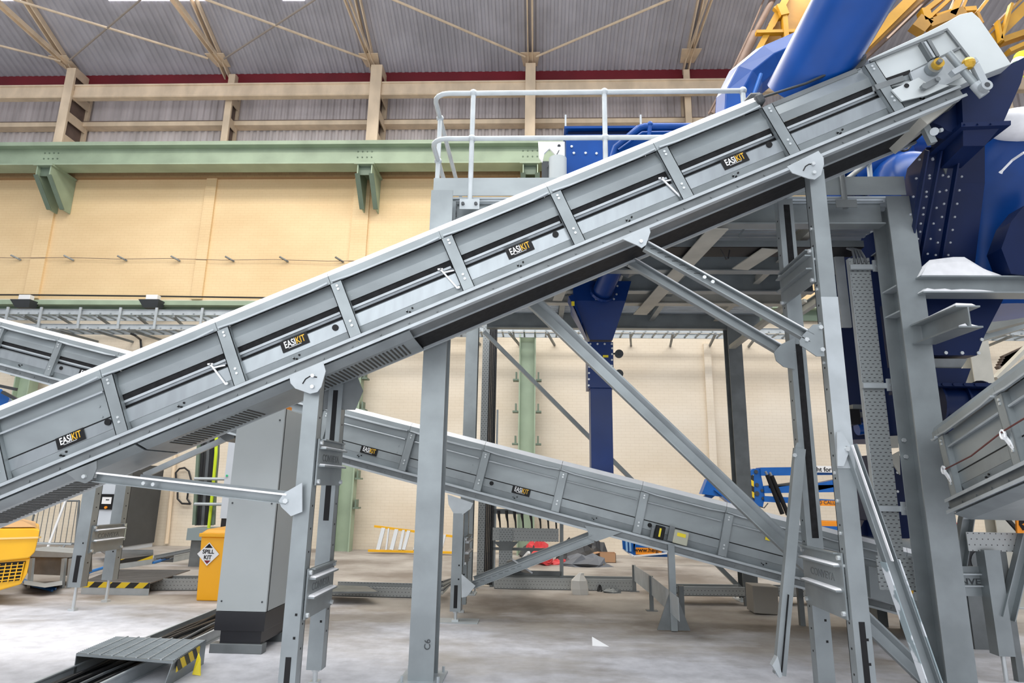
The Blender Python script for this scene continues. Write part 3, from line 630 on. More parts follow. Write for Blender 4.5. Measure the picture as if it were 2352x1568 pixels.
# equipment hung on the lower conveyor
t = thing('pull_switch', 'black pull switch with yellow label on the side of the descending conveyor', 'switch', PY(1515, 1240, 7.8))
A, = cvB.pl([(1515, 1222)], -.09); MB().box(A, (.11, .08, .15), (cvB.u, cvB.d, cvB.n)).build('body', black, t, bevel=.008); A2 = A-cvB.d*.042; MB().box(A2, (.022, .003, .10), (cvB.u, cvB.d, cvB.n)).build('label', stick_y, t)
MB().box(A-cvB.u*.085-cvB.n*.02, (.03, .06, .12), (cvB.u, cvB.d, cvB.n)).build('gland', galv_dark, t)
A, = cvB.pl([(1541, 1225)], -.07); MB().box(A, (.06, .05, .17), (cvB.u, cvB.d, cvB.n)).build('mounting', galv_dark, t)
t = thing('terminal_box', 'beige terminal box with yellow label next to the black pull switch', 'box', PY(1563, 1240, 7.8))
A, = cvB.pl([(1563, 1234)], -.08); MB().box(A, (.17, .08, .155), (cvB.u, cvB.d, cvB.n)).build('body', mat('beige_plastic', (.46, .46, .36), .5), t, bevel=.01)
MB().box(A-cvB.d*.042+cvB.n*.03, (.10, .003, .04), (cvB.u, cvB.d, cvB.n)).build('label', stick_y, t)
A, = cvB.pl([(1768, 1238)], -.01); o = MB().box(A, (.10, .004, .035), (cvB.u, cvB.d, cvB.n)).build('warning_sticker', stick_y, lowc)
m = MB(); A, = cvB.pl([(1542, 1250)], -.06); B = PZ(1548, 1450, .0); B.z = .012; t = thing('switch_post', 'slim grey post with splayed foot under the pull switch', 'post', B)
Bt = V((B.x, B.y, A.z)); MB().bar(B, Bt, .075, .07, up=(0, -1, 0)).build('post', galv, t)
for s in (-1, 1): MB().prism([B+V((0, 0, 0)), B+V((s*.19, 0, 0)), B+V((s*.03, 0, .42)), B+V((0, 0, .42))], (0, .02, 0)).build('foot_gusset', galv_dark, t)

# right hand conveyor, coming toward the camera
O = PY(2165, 1003, 5.55); azC = radians(180+90-9.5-0)
incC = radians(12.3)
cvC = Conv(O, azC, incC)
# ------------------------------------------------------------------ adjustable support frames
hole_m = black
def leg_mesh(t, X, Y, z0, z1, w=.125, d=.11, slot=None, holes=True, openside=0, side=1):
    # folded channel leg: front web facing the camera, side flange with bolt holes
    m = MB(); th = .008
    m.bb(X-w/2, X+w/2, Y, Y+th, z0, z1); m.bb(X-w/2, X-w/2+th, Y+th, Y+d, z0, z1); m.bb(X+w/2-th, X+w/2, Y+th, Y+d, z0, z1)
    m.bb(X-w/2, X-w/4, Y+d-th, Y+d, z0, z1); m.bb(X+w/4, X+w/2, Y+d-th, Y+d, z0, z1)
    m.cur = 1
    if holes:
        z = z0+.28
        while z < z1-.2:
            m.bb(X+side*(w/2), X+side*(w/2+.0015), Y+d*.45, Y+d*.6, z, z+.014); z += .17
        for z in (z0+.36, z0+.52): m.bb(X+.02, X+.038, Y-.0012, Y, z, z+.018)
    if slot: m.bb(X-w*.17, X+w*.17, Y-.0015, Y, slot[0], slot[1])
    m.build('leg', [galv, hole_m], t)
def spindle(t, X, Y, z1, w=.02, base=.0):
    m = MB(); m.cyl((X, Y+.05, base+.03), (X, Y+.05, z1+.08), w, 10); m.cyl((X, Y+.05, z1-.02), (X, Y+.05, z1+.02), w*1.8, 6)
    m.bb(X-.04, X+.04, Y+.01, Y+.09, base, base+.03); m.build('levelling_foot', bolt, t)
def crossbar(t, X, Y0, Y1, zc, h=.40, txt=True, side=1, dusty=True):
    # pressed plate across the frame with folded ledges
    x = X; m = MB(); m.bb(x-.006, x+.006, Y0, Y1, zc-h/2, zc+h/2)
    for z, k in ((zc+h*.28, 1), (zc-h*.10, 1)): m.bb(min(x, x+side*.055), max(x, x+side*.055), Y0+.03, Y1-.03, z, z+.012)
    m.bb(min(x, x+side*.04), max(x, x+side*.04), Y0+.05, Y1-.05, zc+h/2-.01, zc+h/2)
    m.build('cross_plate', galv, t); cp = t.children[-1]
    if dusty:
        for z in (zc+h*.28+.012, zc-h*.10+.012):
            MB().loft([V((x+side*.004, Y0+.04, z)), V((x+side*.054, Y0+.04, z)), V((x+side*.054, Y1-.04, z)), V((x+side*.004, Y1-.04, z))], [V((x+side*.004, Y0+.06, z+.012)), V((x+side*.04, Y0+.06, z+.01)), V((x+side*.04, Y1-.06, z+.01)), V((x+side*.004, Y1-.06, z+.012))]).build('dust_line', dust, cp)
    for y in (Y0+.03, Y1-.03):
        for z in (zc+h*.42, zc-h*.42):
            MB().bolt((x+side*.006, y, z), (side, 0, 0), .018, .02).build('bolt', bolt, cp)
    if txt:
        text('pressed_lettering', 'CONVEYA', .055, (x+side*.0075, (Y0+Y1)/2, zc+h*.09), (0, side, 0), (0, 0, 1), galv_dark, cp, off=.01, sx=1.15)
def head_plate(t, cv, px, w, flip=False, slotpx=None):
    pts = cv.pl(px, w); m = MB(); m.prism(pts, cv.d*.010)
    m.build('head_plate', galv_plate, t, bevel=.002)
    hp = t.children[-1]
    return hp
# --- left foreground frame
XL = PY(668, 1450, 4.93).x; YN, YF = 4.93, 5.52
XF = PZ(719, 1580, .0).x; XF = XL+.0
t = thing('support_frame', 'tall galvanised support frame left of centre under the climbing conveyor', 'support frame', (XL, 5.2, 0), 'conveyor support frames')
zt = PY(715, 885, YN).z
leg_mesh(t, XL, YN, .12, zt+.10, slot=(.14, .36)); leg_mesh(t, XL, YF, .12, zt+.12, slot=(PY(768, 1060, YF).z, zt+.05))
MB().bb(XL-.02, XL+.028, YF-.002, YF, PY(745, 1195, YF).z, PY(745, 1095, YF).z).build('leg_slot', hole_m, t)
spindle(t, XL, YN, .12); spindle(t, XL, YF, .12)
crossbar(t, XL+.075, YN+.04, YF+.08, PY(700, 1060, 5.0).z, .36); crossbar(t, XL+.075, YN+.04, YF+.08, PY(700, 1363, 5.0).z, .36)
hp = head_plate(t, cvA, [(664, 862), (742, 831), (748, 852), (738, 888), (729, 900), (712, 904), (678, 892), (667, 880)], -.060)
for p in ((719, 863), (718, 888)):
    A, = cvA.pl([p], -.062); MB().bolt(A, -Y_, .016, .018).build('bolt', bolt, hp)
m = MB(); A = cvA.pl([(695, 881), (702, 870), (712, 864), (728, 866)], -.0615); m.tube(A, .005, 5); m.build('arc_slot', black, hp)
MB().prism([V((XL-.12, YF+.02, zt-.12)), V((XL+.18, YF+.02, zt-.12)), V((XL+.24, YF+.02, zt+.05)), V((XL+.16, YF+.02, zt+.22)), V((XL-.14, YF+.02, zt+.1))], (0, .01, 0)).build('head_plate', galv_dark, t)
# knee brace to the left
t = thing('knee_brace', 'dust-covered angle brace from the climbing conveyor to the left frame', 'brace', PY(440, 1120, 4.9), 'dusty knee braces')
A, B = PY(218, 1096, 4.90), PY(660, 1147, 4.90)
MB().ext(A, B, L_(.05, .07, .007), up=(0, 0, 1)).build('angle', galv, t)
MB().ext(A+V((0, .55, 0)), B+V((0, .55, 0)), L_(.05, .07, .007), up=(0, 0, 1)).build('angle', galv, t)
d = (B-A).normalized()
m = MB(); m.bar(A+V((0, -.006, .036)), B+V((0, -.006, .036)), .05, .012); m.build('dust_line', dust, t)
for q in (.27, .32): MB().bolt(A.lerp(B, q)+V((0, -.025, .0)), -Y_, .015, .015).build('bolt', bolt, t)
MB().prism([PY(x, y, 4.88) for x, y in ((640, 1150), (652, 1132), (694, 1108), (694, 1175), (668, 1185), (646, 1164))], (0, .01, 0)).build('gusset', galv_plate, t)
MB().bolt(PY(657, 1150, 4.88), -Y_, .02, .02).build('bolt', bolt, t)
MB().prism([PY(x, y, 4.855) for x, y in ((152, 1086), (222, 1058), (222, 1075), (212, 1100), (196, 1110), (176, 1104))], (0, .01, 0)).build('head_plate', galv_dark, t)
MB().bolt(PY(195, 1094, 4.855), -Y_, .016, .02).build('bolt', bolt, t)
# --- right foreground frame
XR = PY(1971, 1350, 4.93).x; zt = PY(1872, 400, 4.93).z; YF2 = 5.60
t = thing('support_frame', 'tallest galvanised support frame at right under the head of the climbing conveyor', 'support frame', (XR, 5.2, 0), 'conveyor support frames')
leg_mesh(t, XR, YN, .05, zt+.05, w=.125, d=.10, side=-1, slot=(.06, PY(1985, 1428, YN).z)); leg_mesh(t, XR, YF2, .05, zt+.1, w=.135, d=.10, side=-1)
zs = PY(1850, 1235, YF2).z; zs2 = PY(1830, 790, YF2).z; zs3 = PY(1815, 670, YF2).z; zs4 = PY(1803, 470, YF2).z
MB().bb(XR-.02, XR+.035, YF2-.002, YF2, zs, zs2).build('leg_slot', belt, t); MB().bb(XR-.02, XR+.035, YF2-.002, YF2, zs3, zs4).build('leg_slot', belt, t)
MB().bb(XR-.066, XR+.066, YN-.008, YN-.001, PY(1930, 1075, YN).z, PY(1905, 682, YN).z).build('splice_sleeve', galv_plate, t)
def zR(y, Y): return PY(1960, y, Y).z
crossbar(t, XR-.075, YN+.04, YF2+.08, zR(1352, 5.0)+.02, .46, side=-1)
zc_ = PY(1860, 610, 5.0).z
crossbar(t, XR-.075, YN+.04, YF2+.08, zc_, .30, side=-1, txt=False)
hp = head_plate(t, cvA, [(1808, 382), (1880, 346), (1892, 362), (1893, 378), (1886, 402), (1872, 412), (1858, 410), (1820, 397)], -.060)
for p in ((1867, 377), (1869, 397)):
    A, = cvA.pl([p], -.062); MB().bolt(A, -Y_, .016, .018).build('bolt', bolt, hp)
m = MB(); A = cvA.pl([(1845, 392), (1850, 382), (1858, 377), (1872, 377)], -.0615); m.tube(A, .005, 5); m.build('arc_slot', black, hp)
for y in (520, 590, 660, 740, 830, 1085, 1150, 1225, 1300): 
    p = PY(1900, y, YN); MB().bolt((XR-.0625, YN+.05, p.z), -X_, .013, .012).build('bolt', bolt, t)
# struts from this frame
def strut(lb, a, b, Y, w=.06, dusty=False, far=None):
    t = thing('knee_brace', lb, 'brace', PY((a[0]+b[0])/2, (a[1]+b[1])/2, Y), 'dusty knee braces')
    A, B = PY(a[0], a[1], Y), PY(b[0], b[1], far or Y); MB().ext(A, B, C_(.06, w, .007), up=(0, 0, 1)).build('channel', galv, t)
    d = (B-A).normalized(); up = V((0, 0, 1)); up = (up-d*up.dot(d)).normalized()
    if dusty: MB().bar(A+up*(w/2+.005), B+up*(w/2+.005), .045, .012).build('dust_line', dust, t)
    return t, A, B, up
t, A, B, up = strut('dusty slotted brace from conveyor to the right frame, upper of two', (1482, 566), (1862, 778), 4.95, .075, True)
m = MB(); 
for q in range(1, 8): 
    p = A.lerp(B, q*.045); d = (B-A).normalized(); m.bar(p-d*.02+Y_*-.032-up*.01, p+d*.02+Y_*-.032+up*.014, .002, .009, up=Y_)
m.build('slots', black, t)
for q in (.36, .41): MB().bolt(A.lerp(B, q)-Y_*.03, -Y_, .016, .018).build('bolt', bolt, t)
MB().prism([PY(x, y, 4.92) for x, y in ((1836, 783), (1845, 768), (1868, 745), (1888, 744), (1894, 818), (1876, 818), (1850, 800), (1838, 792))], (0, .012, 0)).build('gusset', galv, t)
for p in ((1852, 780), (1884, 752), (1888, 803)): MB().bolt(PY(p[0], p[1], 4.92), -Y_, .018, .018).build('bolt', bolt, t)
MB().prism([PY(x, y, 4.84) for x, y in ((1431, 549), (1491, 521), (1494, 533), (1484, 562), (1474, 569), (1466, 564))], (0, .012, 0)).build('head_plate', galv_plate, t)
MB().bolt(PY(1472, 555, 4.84), -Y_, .016, .018).build('bolt', bolt, t)
t, A, B, up = strut('dusty slotted brace from conveyor to the right frame, lower of two', (1448, 602), (1818, 820), 5.60, .085, True)
MB().prism([PY(x, y, 5.57) for x, y in ((1778, 808), (1795, 790), (1826, 775), (1826, 848), (1800, 842), (1783, 828))], (0, .012, 0)).build('gusset', galv, t)
t, A, B, up = strut('long zinc-patched strut falling right from the front leg of the right frame', (1952, 1022), (2152, 1600), 4.90, .085)
MB().prism([PY(x, y, 4.88) for x, y in ((1922, 992), (1934, 992), (1953, 1022), (1952, 1034), (1938, 1070), (1924, 1070))], (0, .012, 0)).build('gusset', galv_plate, t); MB().bolt(PY(1945, 1031, 4.88), -Y_, .018, .018).build('bolt', bolt, t)
A2 = A.lerp(B, .48); MB().ext(A2, B, C_(.085, .105, .007), up=(0, 0, 1)).build('outer_sleeve', mat('patchy_zinc', (.27, .33, .35), .6, 0, 0, 7, col2=(.66, .69, .72), lo=.47, hi=.53), t)
MB().bar(A+up*.0-Y_*.035, A2-Y_*.035, .006, .03, up=Y_).build('dust_line', dust, t)
t, A, B, up = strut('long strut falling left from the rear leg of the right frame to the floor', (1836, 1030), (1790, 1548), 5.50, .085)
p, q = A.lerp(B, .66)-Y_*.034, A.lerp(B, .985)-Y_*.034; MB().bar(p, q, .005, .035, up=Y_).build('slot', belt, t)
MB().prism([PY(x, y, 5.46) for x, y in ((1774, 1528), (1786, 1506), (1790, 1520), (1797, 1554), (1790, 1556))], (0, .06, 0)).build('foot_plate', galv_plate, t)
MB().prism([PY(x, y, 5.48) for x, y in ((1822, 1040), (1830, 1016), (1840, 1016), (1846, 1075), (1828, 1066))], (0, .012, 0)).build('gusset', galv, t)
MB().bolt(PY(1824, 1045, 5.46), -Y_, .018, .018).build('bolt', bolt, t)
# --- frame under the descending conveyor
X = PZ(1047, 1425, 0).x; t = thing('support_frame', 'short galvanised support frame under the middle of the descending conveyor', 'support frame', (X, 8.3, 0), 'conveyor support frames')
zt = PY(1055, 1190, 8.1).z
leg_mesh(t, X, 8.08, .12, zt+.06, w=.13, slot=(.16, .42)); leg_mesh(t, X, 8.66, .10, zt+.1, w=.13)
spindle(t, X, 8.08, .12); spindle(t, X, 8.66, .12)
MB().bb(X-.22, X+.28, 8.02, 8.30, 0, .008).build('floor_plate', galv_plate, t)
crossbar(t, X+.08, 8.12, 8.74, PY(1062, 1265, 8.2).z, .34, txt=False)
pts = [(1028, 1135), (1087, 1155), (1081, 1168), (1059, 1184), (1047, 1188), (1030, 1158)]; MB().prism(cvB.pl(pts, -.06), cvB.d*.012).build('head_plate', galv_plate, t)
t = thing('knee_brace', 'slotted brace from the short frame up to the descending conveyor', 'brace', PY(1200, 1290, 8.1), 'slotted braces of the descending conveyor')
for dy, lb in ((0, 0), (.5, 1)):
    A, B = PY(1080, 1345, 8.1)+V((0, dy, 0)), PY(1362, 1236, 7.95)+V((0, dy, 0)); MB().ext(A, B, C_(.05, .09, .007), up=(0, 0, 1)).build('channel', galv, t)
m = MB(); A, B = PY(1080, 1345, 8.07), PY(1362, 1236, 7.92)
for q in range(1, 9): p = A.lerp(B, q*.05); m.bar(p-X_*.025, p+X_*.025+Z_*.012, .002, .015, up=Y_)
m.build('slots', black, t)
MB().prism([PY(x, y, 8.02) for x, y in ((1060, 1318), (1092, 1345), (1072, 1370), (1060, 1372))], (0, .012, 0)).build('gusset', galv_plate, t)
MB().prism(cvB.pl([(1343, 1206), (1428, 1222), (1385, 1238), (1370, 1243), (1350, 1236), (1352, 1225)], -.06), cvB.d*.012).build('head_plate', galv, t)
# --- frame at far left under the descending conveyor
A = PZ(167, 1402, 0); B = PZ(235, 1383, 0); X = A.x
t = thing('support_frame', 'galvanised support frame at far left beside the yellow machine', 'support frame', ((A.x+B.x)/2, A.y+.25, 0), 'conveyor support frames')
zt = 3.0; Yn = A.y-.05; Yf = B.y-.05; Xf = B.x
leg_mesh(t, X, Yn, .12+.16, zt, w=.165, d=.13, slot=(.34, .66)); leg_mesh(t, X, Yn+.62, .28, zt, w=.15, d=.12, slot=(1.9, 2.2))
spindle(t, X, Yn, .3); spindle(t, X, Yn+.62, .3)
crossbar(t, X+.09, Yn+.05, Yn+.7, PY(230, 1238, Yn+.1).z, .34, txt=True)
# cable-side frame strut of the descending conveyor right of the tall frame
# ------------------------------------------------------------------ conveyor at lower right
rightc = conveyor(cvC, 'belt_conveyor', 'galvanised belt conveyor at lower right rising toward the camera and out of frame', [1.0*i for i in (0, 1, 2)], -.12, 2.6,
    solid=((-3, 9),), lid=galv_sheet, guard=((-.1, 2.5),))
m = MB()
for p, q in ((0, 1.0),): m.tube([cvC.L(p+.02, -.06, -.29), cvC.L(p+.5, -.05, -.30), cvC.L(q+.02, -.06, -.27), cvC.L(q+.9, -.06, -.27)], .006, 5)
m.build('pull_cord', mat('dark_red_cord', (.12, .03, .025), .6), rightc)
for a in (0, 1.0):
    c = cvC.L(a+.02, -.06, -.29); m = MB(); m.tube([c+cvC.u*(.03*cos(k))+cvC.n*(.03*sin(k)) for k in [i*pi/4 for i in range(9)]], .009, 6); m.bar(c, cvC.L(a+.05, -.03, -.40), .03, .015, up=cvC.d); m.build('cord_eye', cover_white, rightc)

# ------------------------------------------------------------------ mezzanine
YM = 5.88; ZT = 4.45; ZB = 4.18
X6 = PZ(963, 1572, 0).x; XRC = PY(2052, 448, YM).x+.0
colprof = I_(.215, .25, .012, .016)
def column(nm, lb, X, Y, z1, w=.215, h=.25, m_=galv, base=True, extra=()):
    t = thing(nm, lb, 'column', (X, Y, 0), 'mezzanine columns')
    MB().ext((X, Y, .015), (X, Y, z1), I_(w, h, .012, .016)).build('shaft', m_, t)
    if base:
        m = MB(); m.bb(X-w*.85, X+w*.85, Y-h*.8, Y+h*.8, 0, .015)
        for sx in (-1, 1):
            for sy in (-1, 1): m.cyl((X+sx*w*.7, Y+sy*h*.62, .015), (X+sx*w*.7, Y+sy*h*.62, .06), .013, 6)
        m.build('base_plate', galv_plate, t)
    return t
c6 = column('mezzanine_column', 'smooth grey steel column marked C6 standing left of centre', X6, YM-.06, ZT-.02)
text('marking', 'C6', .05, PY(982, 1480, YM-.19)-Y_*.002, Z_, -X_, dgrey, c6)
rc = column('mezzanine_column', 'heavy grey steel column at right in front of the perforated vertical tray', XRC+.06, YM+.16, ZT, w=.25, h=.30)
for y in (653, 712):
    z = PY(2040, y, YM).z; MB().bb(XRC-.055, XRC+.17, YM+.02, YM+.30, z, z+.014).build('stiffener', galv_plate, rc)
for y in (1010, 1048, 1135): pass
m = MB()
for y in (1010, 1048): 
    z = PY(2080, y, YM+.25).z
    m.bolt((XRC-.03, YM+.285, z), -Y_, .02, .02)
m.build('flange_bolts', bolt, rc)
XB1, XB2 = PY(1082, 900, 10.15).x, PY(1690, 900, 10.15).x
column('mezzanine_column', 'grey steel column at the back of the mezzanine beside the black cable riser', XB1, 10.15, 4.2, w=.2, h=.2)
column('mezzanine_column', 'dark grey steel column at the back right of the mezzanine', XB2, 10.15, 4.2, w=.22, h=.24, m_=galv_dark)
column('mezzanine_column', 'dusty beige steel column behind the right hand blue funnel', PY(2245, 850, 10.15).x, 10.15, 4.2, w=.3, h=.25, m_=beige_steel)
def beam(lb, p, q, w=.12, h=.25, m_=galv, nm='mezzanine_beam', up=(0, 0, 1), grp='steel beams under the mezzanine'):
    return tag(MB().ext(p, q, I_(w, h, .01, .014), up).build(nm, m_), lb, 'beam', grp)
beam('front edge beam of the mezzanine between column C6 and the heavy right column', (X6+.11, YM+.13, ZB+.125), (XRC-.07, YM+.13, ZB+.125), .14, .25)
beam('left edge beam of the mezzanine running back from column C6', (X6+.0, YM+.27, ZB+.125), (X6, 10.0, ZB+.125), .14, .25)
MB2 = MB().bb(X6-.12, XRC+.12, YM-.01, YM, 4.455, 4.65); tag(MB2.build('toe_plate', galv_sheet), 'front toe plate along the edge of the mezzanine floor', 'toe plate')
MB2 = MB().bb(X6-.12, X6-.11, YM+.01, 10.2, 4.455, 4.65); tag(MB2.build('toe_plate', galv_sheet), 'side toe plate of the mezzanine above the left edge beam', 'toe plate')
m = MB(); corr(m, (X6-.1, YM+.02, 4.435), Y_, V((4.75, 0, 0)), Z_, 43, .1, -.02); m.bb(X6-.1, X6+4.65, YM+.02, 10.3, 4.437, 4.453)
tag(m.build('mezzanine_floor', mat('bright_deck_sheet', (.55, .60, .64), .4, .3, .08, 3)), 'ribbed steel floor deck of the mezzanine seen from below', 'deck')
for i, (yb, lb) in enumerate(((625, 'mezzanine cross beam nearest the black tray'), (672, 'mezzanine cross beam above the dark recess'), (700, 'mezzanine cross beam with pale bottom flange'), (757, 'rear edge beam of the mezzanine just above the cable ladder'))):
    Y = PZ(1600, yb, 4.16).y; beam(lb, (X6+.1, Y, 4.285), (X6+4.6, Y, 4.285), .14, .25, galv if i != 2 else beige_steel)
for i, x in enumerate((1300, 1420, 1560, 1745, 1960)):
    X = PZ(x, 650, 4.25).x; tag(MB().ext((X, 6.2, 4.35), (X, 10.1, 4.35), I_(.08, .14, .01, .012)).build('mezzanine_joist', beige_steel if i % 2 else galv), 'joist under the mezzanine deck, number %s from the left'.replace('number %s', ('first', 'second', 'third', 'fourth', 'fifth')[i]), 'joist', 'joists under the mezzanine deck')
def flat(lb, a, b, Z, w=.14, m_=beige_steel, nm='plan_brace', Z2=None):
    A, B = PZ(a[0], a[1], Z), PZ(b[0], b[1], Z2 or Z); tag(MB().bar(A, B, w, .012).build(nm, m_), lb, 'brace', 'bracing under the mezzanine')
flat('wide beige brace under the mezzanine right of the blue hopper', (1650, 525), (1470, 722), 4.12, .2)
flat('short beige brace under the mezzanine behind the slotted knee brace', (1770, 572), (1700, 618), 4.13, .2)
flat('beige brace under the mezzanine left of the blue hopper', (1335, 560), (1280, 690), 4.13, .13)
A, B = PY(1850, 668, 8.5), PY(1680, 798, 10.05); tag(MB().bar(A, B, .10, .06).build('knee_strut', beige_steel), 'beige knee strut running down to the dark rear column', 'brace', 'bracing under the mezzanine')
A, B = PY(1850, 690, 8.9), PY(1806, 712, 9.2); tag(MB().bar(A, B, .06, .05).build('knee_strut', beige_steel), 'short beige strut between the legs of the right frame', 'brace', 'bracing under the mezzanine')
# large braces
A = PY(1010, 492, YM+.1); B = V((XRC-.05, YM+.1, .1)); A = PY(1205, 672, YM+.1); D = (PY(1850, 1290, YM+.1)-A); B = A+D*1.62; A = A-D*.32
o = tag(MB().ext(A, B, [(-.045, -.075), (.045, -.075), (.045, -.066), (-.036, -.066), (-.036, .02), (-.01, .06), (-.01, .075), (-.045, .075)], up=(0, 0, 1)).build('diagonal_brace', galv), 'long grey diagonal brace from column C6 down to the heavy right column', 'brace', 'diagonal braces of the mezzanine')
A = PY(1135, 785, 10.1); D = PY(1432, 1082, 10.1)-A; tag(MB().bar(A-D*.08, A+D*1.95, .06, .11, up=(0, -1, 0)).build('diagonal_brace', galv), 'rear diagonal brace running behind the dark blue chute', 'brace', 'diagonal braces of the mezzanine')
# handrail
t = thing('handrail', 'tubular galvanised handrail along the mezzanine edge with ball joints', 'railing', (X6+1.2, YM, 4.65))
ZH = PY(1080, 214, YM).z; ZH2 = PY(1080, 318, YM).z; XL0 = PY(995, 232, YM).x
rt = .026
pr = PZ(1705, 210, ZH); 
for z, x1 in ((ZH, pr.x), (ZH2, PY(1700, 318, YM).x)):
    xl = XL0; m = MB()
    pts = [V((x1, YM, z)), V((xl+.16, YM, z))]+[V((xl+.16-.16*sin(a), YM+.16-.16*cos(a), z)) for a in (pi/8, pi/4, 3*pi/8, pi/2)]+[V((xl, YM+4.2, z))]
    m.tube(pts, rt, 12); m.build('rail', galv_plate, t, smooth=True)
for x, yb in ((1084, 470), (1390, 372)):
    X = PY(x, 320, YM).x; m = MB(); m.cyl((X, YM, 4.34), (X, YM, ZH), rt, 12); m.build('post', galv_plate, t, smooth=True)
    for z in (ZH, ZH2): m = MB(); m.ball((X, YM, z), .042, 12); m.build('ball_joint', galv_plate, t, smooth=True)
    m = MB(); m.bb(X-.10, X+.10, YM-.03, YM-.018, 4.30, 4.41)
    m.cur = 1
    for s in (-1, 1): m.bolt((X+s*.065, YM-.03, 4.355), -Y_, .018, .018)
    m.build('post_foot', [galv_plate, dgrey], t)
X = pr.x; m = MB(); m.cyl((X, YM, 4.5), (X, YM, ZH), rt, 12); m.build('post', galv_plate, t, smooth=True); m = MB(); m.ball((X, YM, ZH), .042, 12); m.build('ball_joint', galv_plate, t, smooth=True)
for Y in (PZ(1004, 272, ZH).y, 10.0):
    m = MB(); m.cyl((XL0, Y, 4.5), (XL0, Y, ZH), rt, 12); m.build('post', galv_plate, t, smooth=True)
    for z in (ZH, ZH2): m = MB(); m.ball((XL0, Y, z), .042, 12); m.build('ball_joint', galv_plate, t, smooth=True)
# right part of the handrail, seen under the conveyor head
t = thing('handrail', 'short length of grey tube handrail in front of the blue drum at right', 'railing', PY(1990, 415, 6.3))
m = MB(); m.tube([PY(1935, 420, 6.0), PY(1995, 372, 6.6), PY(2050, 325, 7.2)], rt, 10); m.build('rail', galv_dark, t, smooth=True)
m = MB(); m.tube([PY(2000, 420, 6.6), PY(1993, 340, 6.6)], rt, 10); m.ball(PY(1992, 372, 6.58), .05, 10); m.build('post', galv_plate, t, smooth=True)
X = PY(1932, 420, YM).x; m = MB(); m.cyl((X, YM-.03, 4.30), (X, YM-.03, 5.0), rt, 10); m.bb(X-.10, X+.10, YM-.06, YM-.05, 4.30, 4.38); m.build('post', galv_dark, t)
# cable tray under the mezzanine and perforated riser
Y = 6.5; z = PY(1700, 566, Y).z
t = thing('cable_tray', 'cable tray with black underside hung below the mezzanine deck', 'cable tray', PY(1740, 568, Y))
x0, x1 = PY(1490, 566, Y).x, PY(1985, 566, Y).x
m = MB(); m.bb(x0, x1, Y, Y+.01, z, z+.07); m.build('side_wall', galv, t); m = MB(); m.bb(x0, x1, Y+.01, Y+.3, z-.005, z+.005); m.build('tray_bottom', black, t)
m = MB(); m.tube([PY(1655, 572, 6.5), PY(1668, 596, 6.5), PY(1673, 594, 6.5), PY(1676, 574, 6.5)], .008, 5); m.build('loose_cable', rubber, t)
t = thing('vertical_cable_tray', 'perforated galvanised cable tray running down beside the heavy right column', 'cable tray', PY(2060, 1260, 6.35))
A, B = PY(1975, 592, 6.35), PY(1975, 592, 6.35); Xt = PY(2012, 930, 6.35).x; w = .20; zt = PY(1975, 592, 6.35).z
pm = perfmat('perforated_riser_sheet', (.36, .385, .39), (.05, .05, .05), .05, .035, mo=.40)
MB().bb(Xt-w/2, Xt+w/2, 6.35, 6.36, .95, zt).build('tray_face', pm, t)
for s in (-1, 1): MB().bb(Xt+s*w/2-.005, Xt+s*w/2+.005, 6.36, 6.42, .95, zt).build('tray_edge', galv_plate, t)
MB().bb(Xt-.16, Xt+.30, 6.34, 6.35, .72, 1.02).build('junction_plate', pm, t)
for y in (612, 884, 1166):
    z = PY(2010, y, 6.3).z; m = MB(); m.bb(Xt-w/2-.03, XRC-.02, 6.29, 6.33, z-.03, z+.02); m.bb(XRC-.06, XRC+.03, 6.27, 6.29, z-.06, z+.06); m.bolt((XRC-.02, 6.27, z), -Y_, .018); m.build('clamp_bracket', galv_plate, t)
for i in range(4):
    m = MB(); m.tube([PY(1945+i*4, 570, 6.45), PY(1958+i*6, 575, 6.4), PY(1962+i*8, 592, 6.34), PY(1964+i*9, 605, 6.34)], .012, 6); m.build('cable', greyrub, t)
m = MB(); m.bar(PY(1925, 575, 6.8), PY(1945, 752, 6.8), .10, .03, up=(0, -1, 0)); tag(m.build('hanging_plate', galv_plate), 'narrow pale plate hanging between the near leg and the perforated tray', 'plate')
tag(MB().prism([PY(x, y, 7.0) for x, y in ((1835, 480), (1905, 455), (2030, 470), (2030, 520), (1960, 555), (1845, 540))], (0, .02, 0)).build('end_plate', galv_dark), 'dark steel plate behind the right frame under the toe plate', 'plate')
# clamp with cable
t = thing('beam_clamp', 'small steel clamp with looping cables under the mezzanine', 'clamp', PY(1716, 520, 6.4))
m = MB(); m.bar(PY(1719, 470, 6.4), PY(1716, 500, 6.4), .03, .02); m.box(PY(1722, 467, 6.4), (.09, .04, .03)); m.box(PY(1716, 510, 6.4), (.06, .05, .08)); m.bar(PY(1716, 515, 6.4), PY(1695, 545, 6.4), .03, .02); m.build('clamp_body', galv, t)
m = MB(); m.tube([PY(1738, 455, 6.4), PY(1729, 480, 6.4), PY(1722, 507, 6.38)], .012, 6); m.build('cable', rubber, t)
m = MB(); m.tube([PY(1720, 512, 6.38), PY(1738, 506, 6.38), PY(1758, 505, 6.38), PY(1770, 514, 6.38)], .008, 6); m.build('cable', mat('cream_cable', (.5, .48, .33), .5), t)
